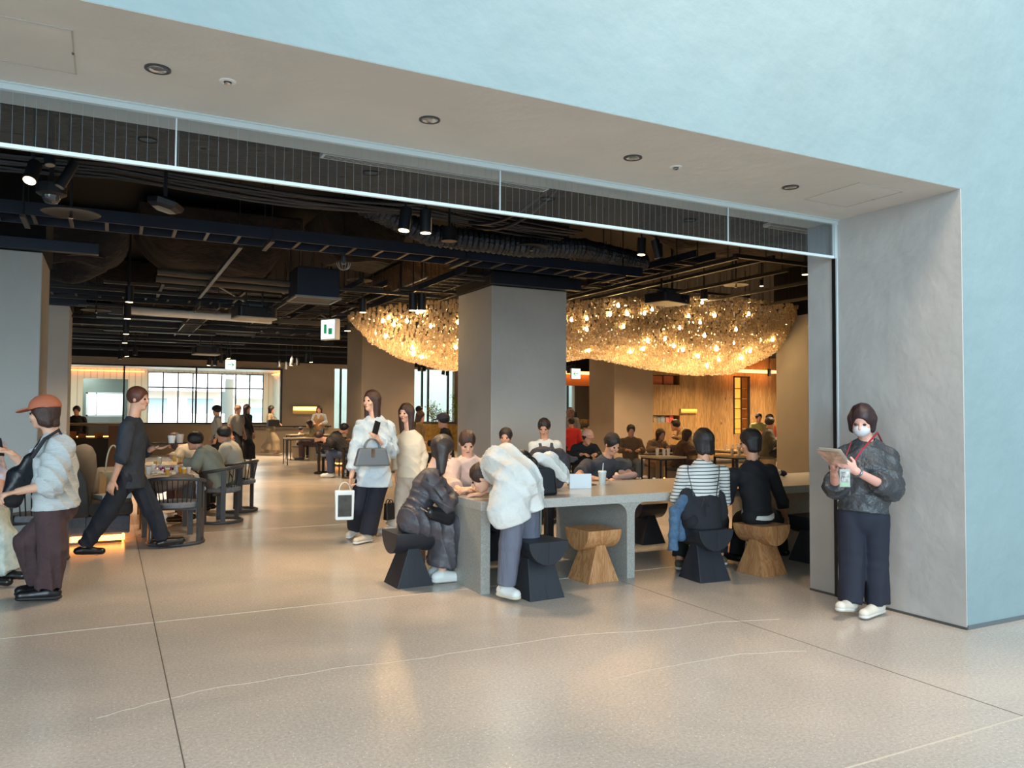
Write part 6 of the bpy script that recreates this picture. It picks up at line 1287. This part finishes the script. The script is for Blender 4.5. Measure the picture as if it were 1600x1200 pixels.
o = empty('charcoal_coat', (3.95, 6.6, TZ), 'bundled charcoal coat heaped on the long table right of the tote', 'coat'); garm('cloth', mat('charcoal_coat_cloth', '#3a373d', .8, bump=.6, bscale=9), [cone((3.74, 6.7, TZ+.32), (3.95, 6.7, TZ+.31), .09, .08, .05), cone((3.93, 6.7, TZ+.30), (4.20, 6.75, TZ+.27), .06, .025, .04), cone((3.80, 6.7, TZ+.25), (3.90, 6.65, TZ+.12), .10, .07, .05), cone((4.02, 6.7, TZ+.25), (3.93, 6.65, TZ+.05), .07, .06, .05)], o, cuts=[((0, 0, TZ+.001), (0, 0, -1))], fold=.010, ff=60)
o = small_box(4.12, 6.55, TZ, .22, .04, .14, mat('glossy_paper', '#ccd6dc'), 'small white paper carrier under the charcoal coat', -.3, 'paper_bag', 'bag')
small_box(4.30, 6.80, TZ, .26, .16, .012, mat('dark_folder', '#3c3833'), 'dark notebook lying beside the charcoal coat', .1, 'notebook', 'book')

# ---------------------------------------------------------------- people in the hall (simple poses in their own frame)
def bg(label, x, Y, pose='stand', h=1.62, face=0.0, top=C_BLACK, bottom=C_BLACK, hair=None, kind='trousers', sleeve=1.9, name='shirt', seat=.46, shoes=None, lean=0.0, loose=.025, vest=None, skin=SKIN, gv=.014, phase=1, toplen=.10, flare=0, arms='down', extra=None):
    base = at(x, 640, Y); ox_, oy_ = base[0], base[1]; s = h/1.65; f = A3([math.cos(face), math.sin(face), 0]); R = A3([f[1], -f[0], 0]); U = A3([0, 0, 1]); O = A3([ox_, oy_, 0])
    P = lambda r_, f_, u: O+R*r_*s+f*f_*s+U*u*s
    if pose == 'sit':
        z = seat/s+.09; l = lean; J = dict(pelvis=P(0, 0, z), neck=P(0, .05+l*.30, z+.47-l*.12), head=P(0, .09+l*.42, z+.615-l*.17), elR=P(.23, .10+l*.2, z+.22), elL=P(-.23, .10+l*.2, z+.22), wrR=P(.12, .34+l*.1, z+.24), wrL=P(-.12, .34+l*.1, z+.24), knR=P(.12, .44, z-.02), knL=P(-.12, .44, z-.02), anR=P(.11, .42, .085), anL=P(-.11, .42, .085))
        J['chest'] = P(0, .03+l*.18, z+.28)
    else:
        st = .22 if pose == 'walk' else .02; J = dict(pelvis=P(0, 0, .92), chest=P(0, .01, 1.18), neck=P(0, .0+lean*.1, 1.385), head=P(0, .03+lean*.16, 1.53), elR=P(.22, -.03, 1.08), elL=P(-.22, -.03, 1.08), wrR=P(.23, .06, .84), wrL=P(-.23, .06, .84),
               knR=P(.09, st*.8+.03, .50), anR=P(.09, st*1.0, .085), knL=P(-.09, -st*.2+.02, .49), anL=P(-.09, -st*1.25, .085+(.05 if pose == 'walk' else 0)))
        if arms == 'front': J['elR'] = P(.23, .02, 1.10); J['wrR'] = P(.12, .24, 1.08); J['elL'] = P(-.23, .02, 1.10); J['wrL'] = P(-.12, .24, 1.05)
    r, J, H = person(label, J, f, s=s, top=dict(mat=top, loose=loose, sleeve=sleeve, hem=toplen, name=name, vest=vest, fold=.003, flare=flare), bottom=dict(mat=bottom, kind=kind, loose=.03, fold=.003, len=.95 if kind == 'trousers' else .8), hair=hair or dict(mat=HAIRB, kind='short'), shoes=dict(mat=shoes or S_BLACK), skin=skin, vox=gv, gv=gv, face=False)
    return r, J, H
LEFT = math.atan2(-rt[1], -rt[0]); RIGHT = math.atan2(rt[1], rt[0]); TOW = math.atan2(-fw[1], -fw[0]); AWAY = math.atan2(fw[1], fw[0])
SAGE = mat('sage_grey_shirt', '#868b80', .85, var=.05, scale=8); BEIGE = mat('beige_cloth', '#b3a48c', .85); LONGH = dict(mat=HAIRB, kind='long', len=.30); BOBH = dict(mat=HAIRR, kind='bob')
bg('person in a loose sage shirt sitting in the hoop-backed chair at the crowded table', 345, 11.15, 'sit', 1.68, LEFT, SAGE, mat('khaki_brown', '#5d5048', .85), loose=.045, gv=.011, lean=.6, seat=.47)
bg('person in an off-white sweater sitting just beyond the sage shirt', 372, 12.25, 'sit', 1.66, LEFT, mat('oat_sweater', '#b9b5a6', .85), C_BLACK, loose=.045, gv=.012, lean=.3, seat=.48)
bg('person in a beige blouse leaning over the far side of the crowded table', 318, 13.0, 'sit', 1.62, LEFT, BEIGE, C_BROWN, BOBH, loose=.04, gv=.012, lean=.9, seat=.48)
bg('person in brown trousers sitting at the near side of the crowded table', 262, 9.75, 'sit', 1.5, AWAY+.35, mat('taupe_cloth', '#6b5d56', .85), mat('mauve_brown', '#5b4b47', .85), loose=.02, gv=.012, lean=1.2, seat=.47) if False else None
r, J, H = bg('person in a grey shirt with a grey backpack walking away down the walkway', 371, 22.1, 'walk', 1.63, RIGHT-.5, mat('mid_grey_tee', '#8a877f', .85), C_BLACK, dict(mat=mat('sandy_hair', '#8d6b52', .5), kind='short'), sleeve=.8, shoes=S_WHITE, gv=.012)
garm('backpack', mat('grey_pack', '#55565a', .7), [cone(J['chest']+A3([math.cos(RIGHT-.5), math.sin(RIGHT-.5), 0])*-.17+[0, 0, .10], J['pelvis']+A3([math.cos(RIGHT-.5), math.sin(RIGHT-.5), 0])*-.22+[0, 0, .08], .12, .14, .04)], r, vox=.014)
bg('person with long black hair in a black dress walking beside the grey backpack', 385, 22.6, 'walk', 1.66, RIGHT-.3, C_BLACK, C_BLACK, dict(mat=HAIRB, kind='long', len=.45), kind='skirt', loose=.02, gv=.012)
bg('person in a bucket hat and pale shirt in front of the long window', 340, 20.0, 'stand', 1.60, LEFT+.5, mat('pale_grey_shirt', '#a5a398', .85), C_BLACK, dict(mat=HAIRB, kind='short', beanie=C_BLACK), gv=.013)
r, J, H = bg('person in a long beige trench coat with a black bag by the long window', 423, 26.8, 'walk', 1.66, RIGHT, mat('trench_beige', '#8f7d63', .85), mat('trench_beige', '#8f7d63'), LONGH, kind='skirt', loose=.03, gv=.014, arms='front', shoes=mat('tan_shoe', '#8c7a60', .6), name='coat')
handbag(tuple(J['pelvis']+A3([.05, -.25, .05])), .42, .36, .14, .22, S_BLACK, 'black bag slung at the hip of the trench coat wearer', .2, handle=.1)
bg('person in a pale blue shirt standing at the back wall under the wall light', 499, 26.6, 'stand', 1.66, TOW, mat('light_blue_shirt', '#9aa0a6', .85), C_BLACK, BOBH, gv=.014, vest=mat('tan_vest', '#8c6a44', .8), arms='front')
bg('small child in a white top sitting at the far thin-legged table', 468, 25.2, 'sit', 1.15, RIGHT, mat('child_white', '#c9bda6', .85), C_BLACK, seat=.40, gv=.013)
bg('person in a patterned cardigan resting their chin on a hand at the far table', 494, 23.9, 'sit', 1.60, LEFT+.3, mat('olive_pattern', '#7a6a48', .85, col2='#a8956c', scale=25), C_BROWN, BOBH, gv=.013, lean=.3)
bg('person with short black hair in a dark navy jacket eating at the dark armchair', 513, 18.7, 'sit', 1.72, RIGHT+.1, mat('navy_jacket', '#1c2028', .6), mat('olive_trousers', '#5a5848', .8), loose=.035, gv=.012, lean=.7, shoes=S_WHITE)
bg('hunched person in a black coat in the second dark armchair', 549, 17.4, 'sit', 1.68, LEFT+.1, mat('black_coat', '#1f1b18', .7), mat('blue_jeans', '#3f4a63', .8), dict(mat=HAIRR, kind='short'), loose=.05, gv=.012, lean=1.5, shoes=S_WHITE)
rect_table(4.75, 5.05, 18.0, 18.5, .70, 'dark small table between the two dark armchairs', legs='thin', mt=mat('dark_brown_wood', '#2a1f17'))
bg('person in a dark uniform behind the far left service counter', 120, 22.2, 'stand', 1.58, TOW+.3, C_BLACK, C_BLACK, gv=.013)
bg('person in a brown cardigan standing near the court window', 656, 15.4, 'stand', 1.50, RIGHT, mat('olive_cardigan', '#6f5b3c', .85), C_BROWN, BOBH, gv=.013)
bg('dark-haired person half hidden left of the brown cardigan by the court window', 654, 21.0, 'stand', 1.64, RIGHT, mat('khaki_top', '#7d6a48', .85), C_BROWN, gv=.014)
bg('person in a grey cap and black jacket left of the middle column', 700, 13.2, 'sit', 1.75, LEFT, C_BLACK, C_BLACK, dict(mat=HAIRB, kind='short', cap=mat('grey_cap', '#4a4450', .8)), gv=.012, seat=.58)
bg('person with a long braid and dark top right of the middle column', 891, 17.6, 'stand', 1.62, AWAY, mat('dark_grey_top', '#3a3634', .8), C_BLACK, dict(mat=HAIRR, kind='long', len=.3), gv=.013)
bg('person in a bright red cardigan right of the middle column', 893, 14.2, 'stand', 1.38, AWAY, mat('bright_red', '#b3201c', .8), C_BLACK, gv=.012)
bg('person in a pink cap and black top sitting right of the middle column', 909, 11.0, 'sit', 1.62, TOW+.2, C_BLACK, C_BLACK, dict(mat=HAIRB, kind='short', cap=mat('pink_cap', '#c99c88', .8)), gv=.012, lean=.6, seat=.5)
bg('person in washed jeans sitting at the left lounge table under the chandelier', 985, 12.6, 'sit', 1.6, TOW, mat('dusty_brown_top', '#6b5138', .85), mat('washed_jeans', '#7b8086', .85), gv=.012, arms='down', shoes=S_WHITE)
bg('person in wide beige trousers sitting on the lounge seat', 1020, 12.9, 'sit', 1.6, TOW+.4, mat('sand_top', '#8a6f52', .85), mat('wide_beige', '#9c8670', .85), BOBH, gv=.012, shoes=S_WHITE, lean=.5)
bg('person in a cream shirt bowing over a table in front of the oak wall', 1084, 13.7, 'sit', 1.74, LEFT+.2, mat('cream_shirt', '#b3a27c', .85), C_BROWN, gv=.012, lean=.8, seat=.62)
bg('person in a brown top sitting left of the striped top', 1058, 11.9, 'sit', 1.55, RIGHT, mat('umber_top', '#4d3826', .85), C_BROWN, BOBH, gv=.012, lean=.3)
bg('person in a lime shirt in the back of the right lounge', 1184, 16.8, 'sit', 1.75, TOW, mat('lime_shirt', '#9c9a5c', .85), C_BROWN, gv=.013, seat=.62)
bg('person in a dark coat with their back turned at the right column', 1197, 12.9, 'sit', 1.72, RIGHT-.2, mat('dark_green_coat', '#3b3a30', .8), C_BLACK, gv=.012, seat=.55, loose=.05)
bg('person in an orange-red top peeking past the right column', 1207, 15.0, 'sit', 1.7, LEFT, mat('orange_red', '#a8442a', .8), C_BLACK, gv=.013, seat=.62)
# lounge seats under the background sitters
for i, (x, Y, z, lab) in enumerate([(909, 11.0, .5, 'low stool block under the pink cap wearer'), (985, 12.75, .46, 'low stool block under the washed jeans'), (1020, 13.05, .46, 'low stool block under the wide beige trousers'), (1058, 11.9, .46, 'low stool block left of the striped top'), (1084, 13.7, .62, 'tall stool block under the cream shirt'), (1184, 16.8, .62, 'tall stool block under the lime shirt'), (1197, 12.9, .55, 'stool block under the dark coat'), (1207, 15.0, .62, 'tall stool block under the orange-red top'), (700, 13.2, .58, 'stool block under the grey cap'), (318, 13.0, .48, 'stool block at the far side of the left tables'), (468, 25.2, .40, 'small child stool at the far table'), (494, 23.9, .46, 'stool block under the patterned cardigan')]):
    p = at(x, 640, Y); s_ = empty('lounge_pouf', (p[0], p[1], 0), lab, 'stool'); MB().lathe([(.19, .0), (.20, .05), (.20, z-.06), (.001, z-.06)], n=28).build('base', BROWN, s_, smooth=True); MB().lathe([(.001, z-.06), (.205, z-.06), (.215, z-.03), (.20, z), (.001, z+.003)], n=28, cap=False).build('cushion', UPH, s_, smooth=True)

# cloth things hung on the near hoop-backed chair
o = empty('patterned_bag', tuple(at(311, 800, 10.0)), 'white and blue patterned cloth bag hanging from the chair at the crowded table', 'bag')
garm('cloth', mat('blue_white_print', '#c9cbd6', .8, col2='#5f6da0', scale=30), [cone(at(309, 748, 10.0), at(313, 764, 10.0), .035, .055, .02), cone(at(313, 764, 10.0), at(308, 798, 10.0), .045, .015, .02)], o, fold=.006, ff=60)
o = empty('taupe_coat', tuple(at(262, 770, 9.75)), 'taupe coat draped over the seat of the near hoop-backed chair', 'coat')
garm('cloth', mat('taupe_cloth', '#6b5d56', .85, bump=.5, bscale=9), [cone(at(244, 762, 9.65), at(278, 752, 9.8), .07, .09, .04), cone(at(278, 752, 9.8), at(296, 748, 9.95), .08, .06, .04)], o, fold=.008, ff=60)
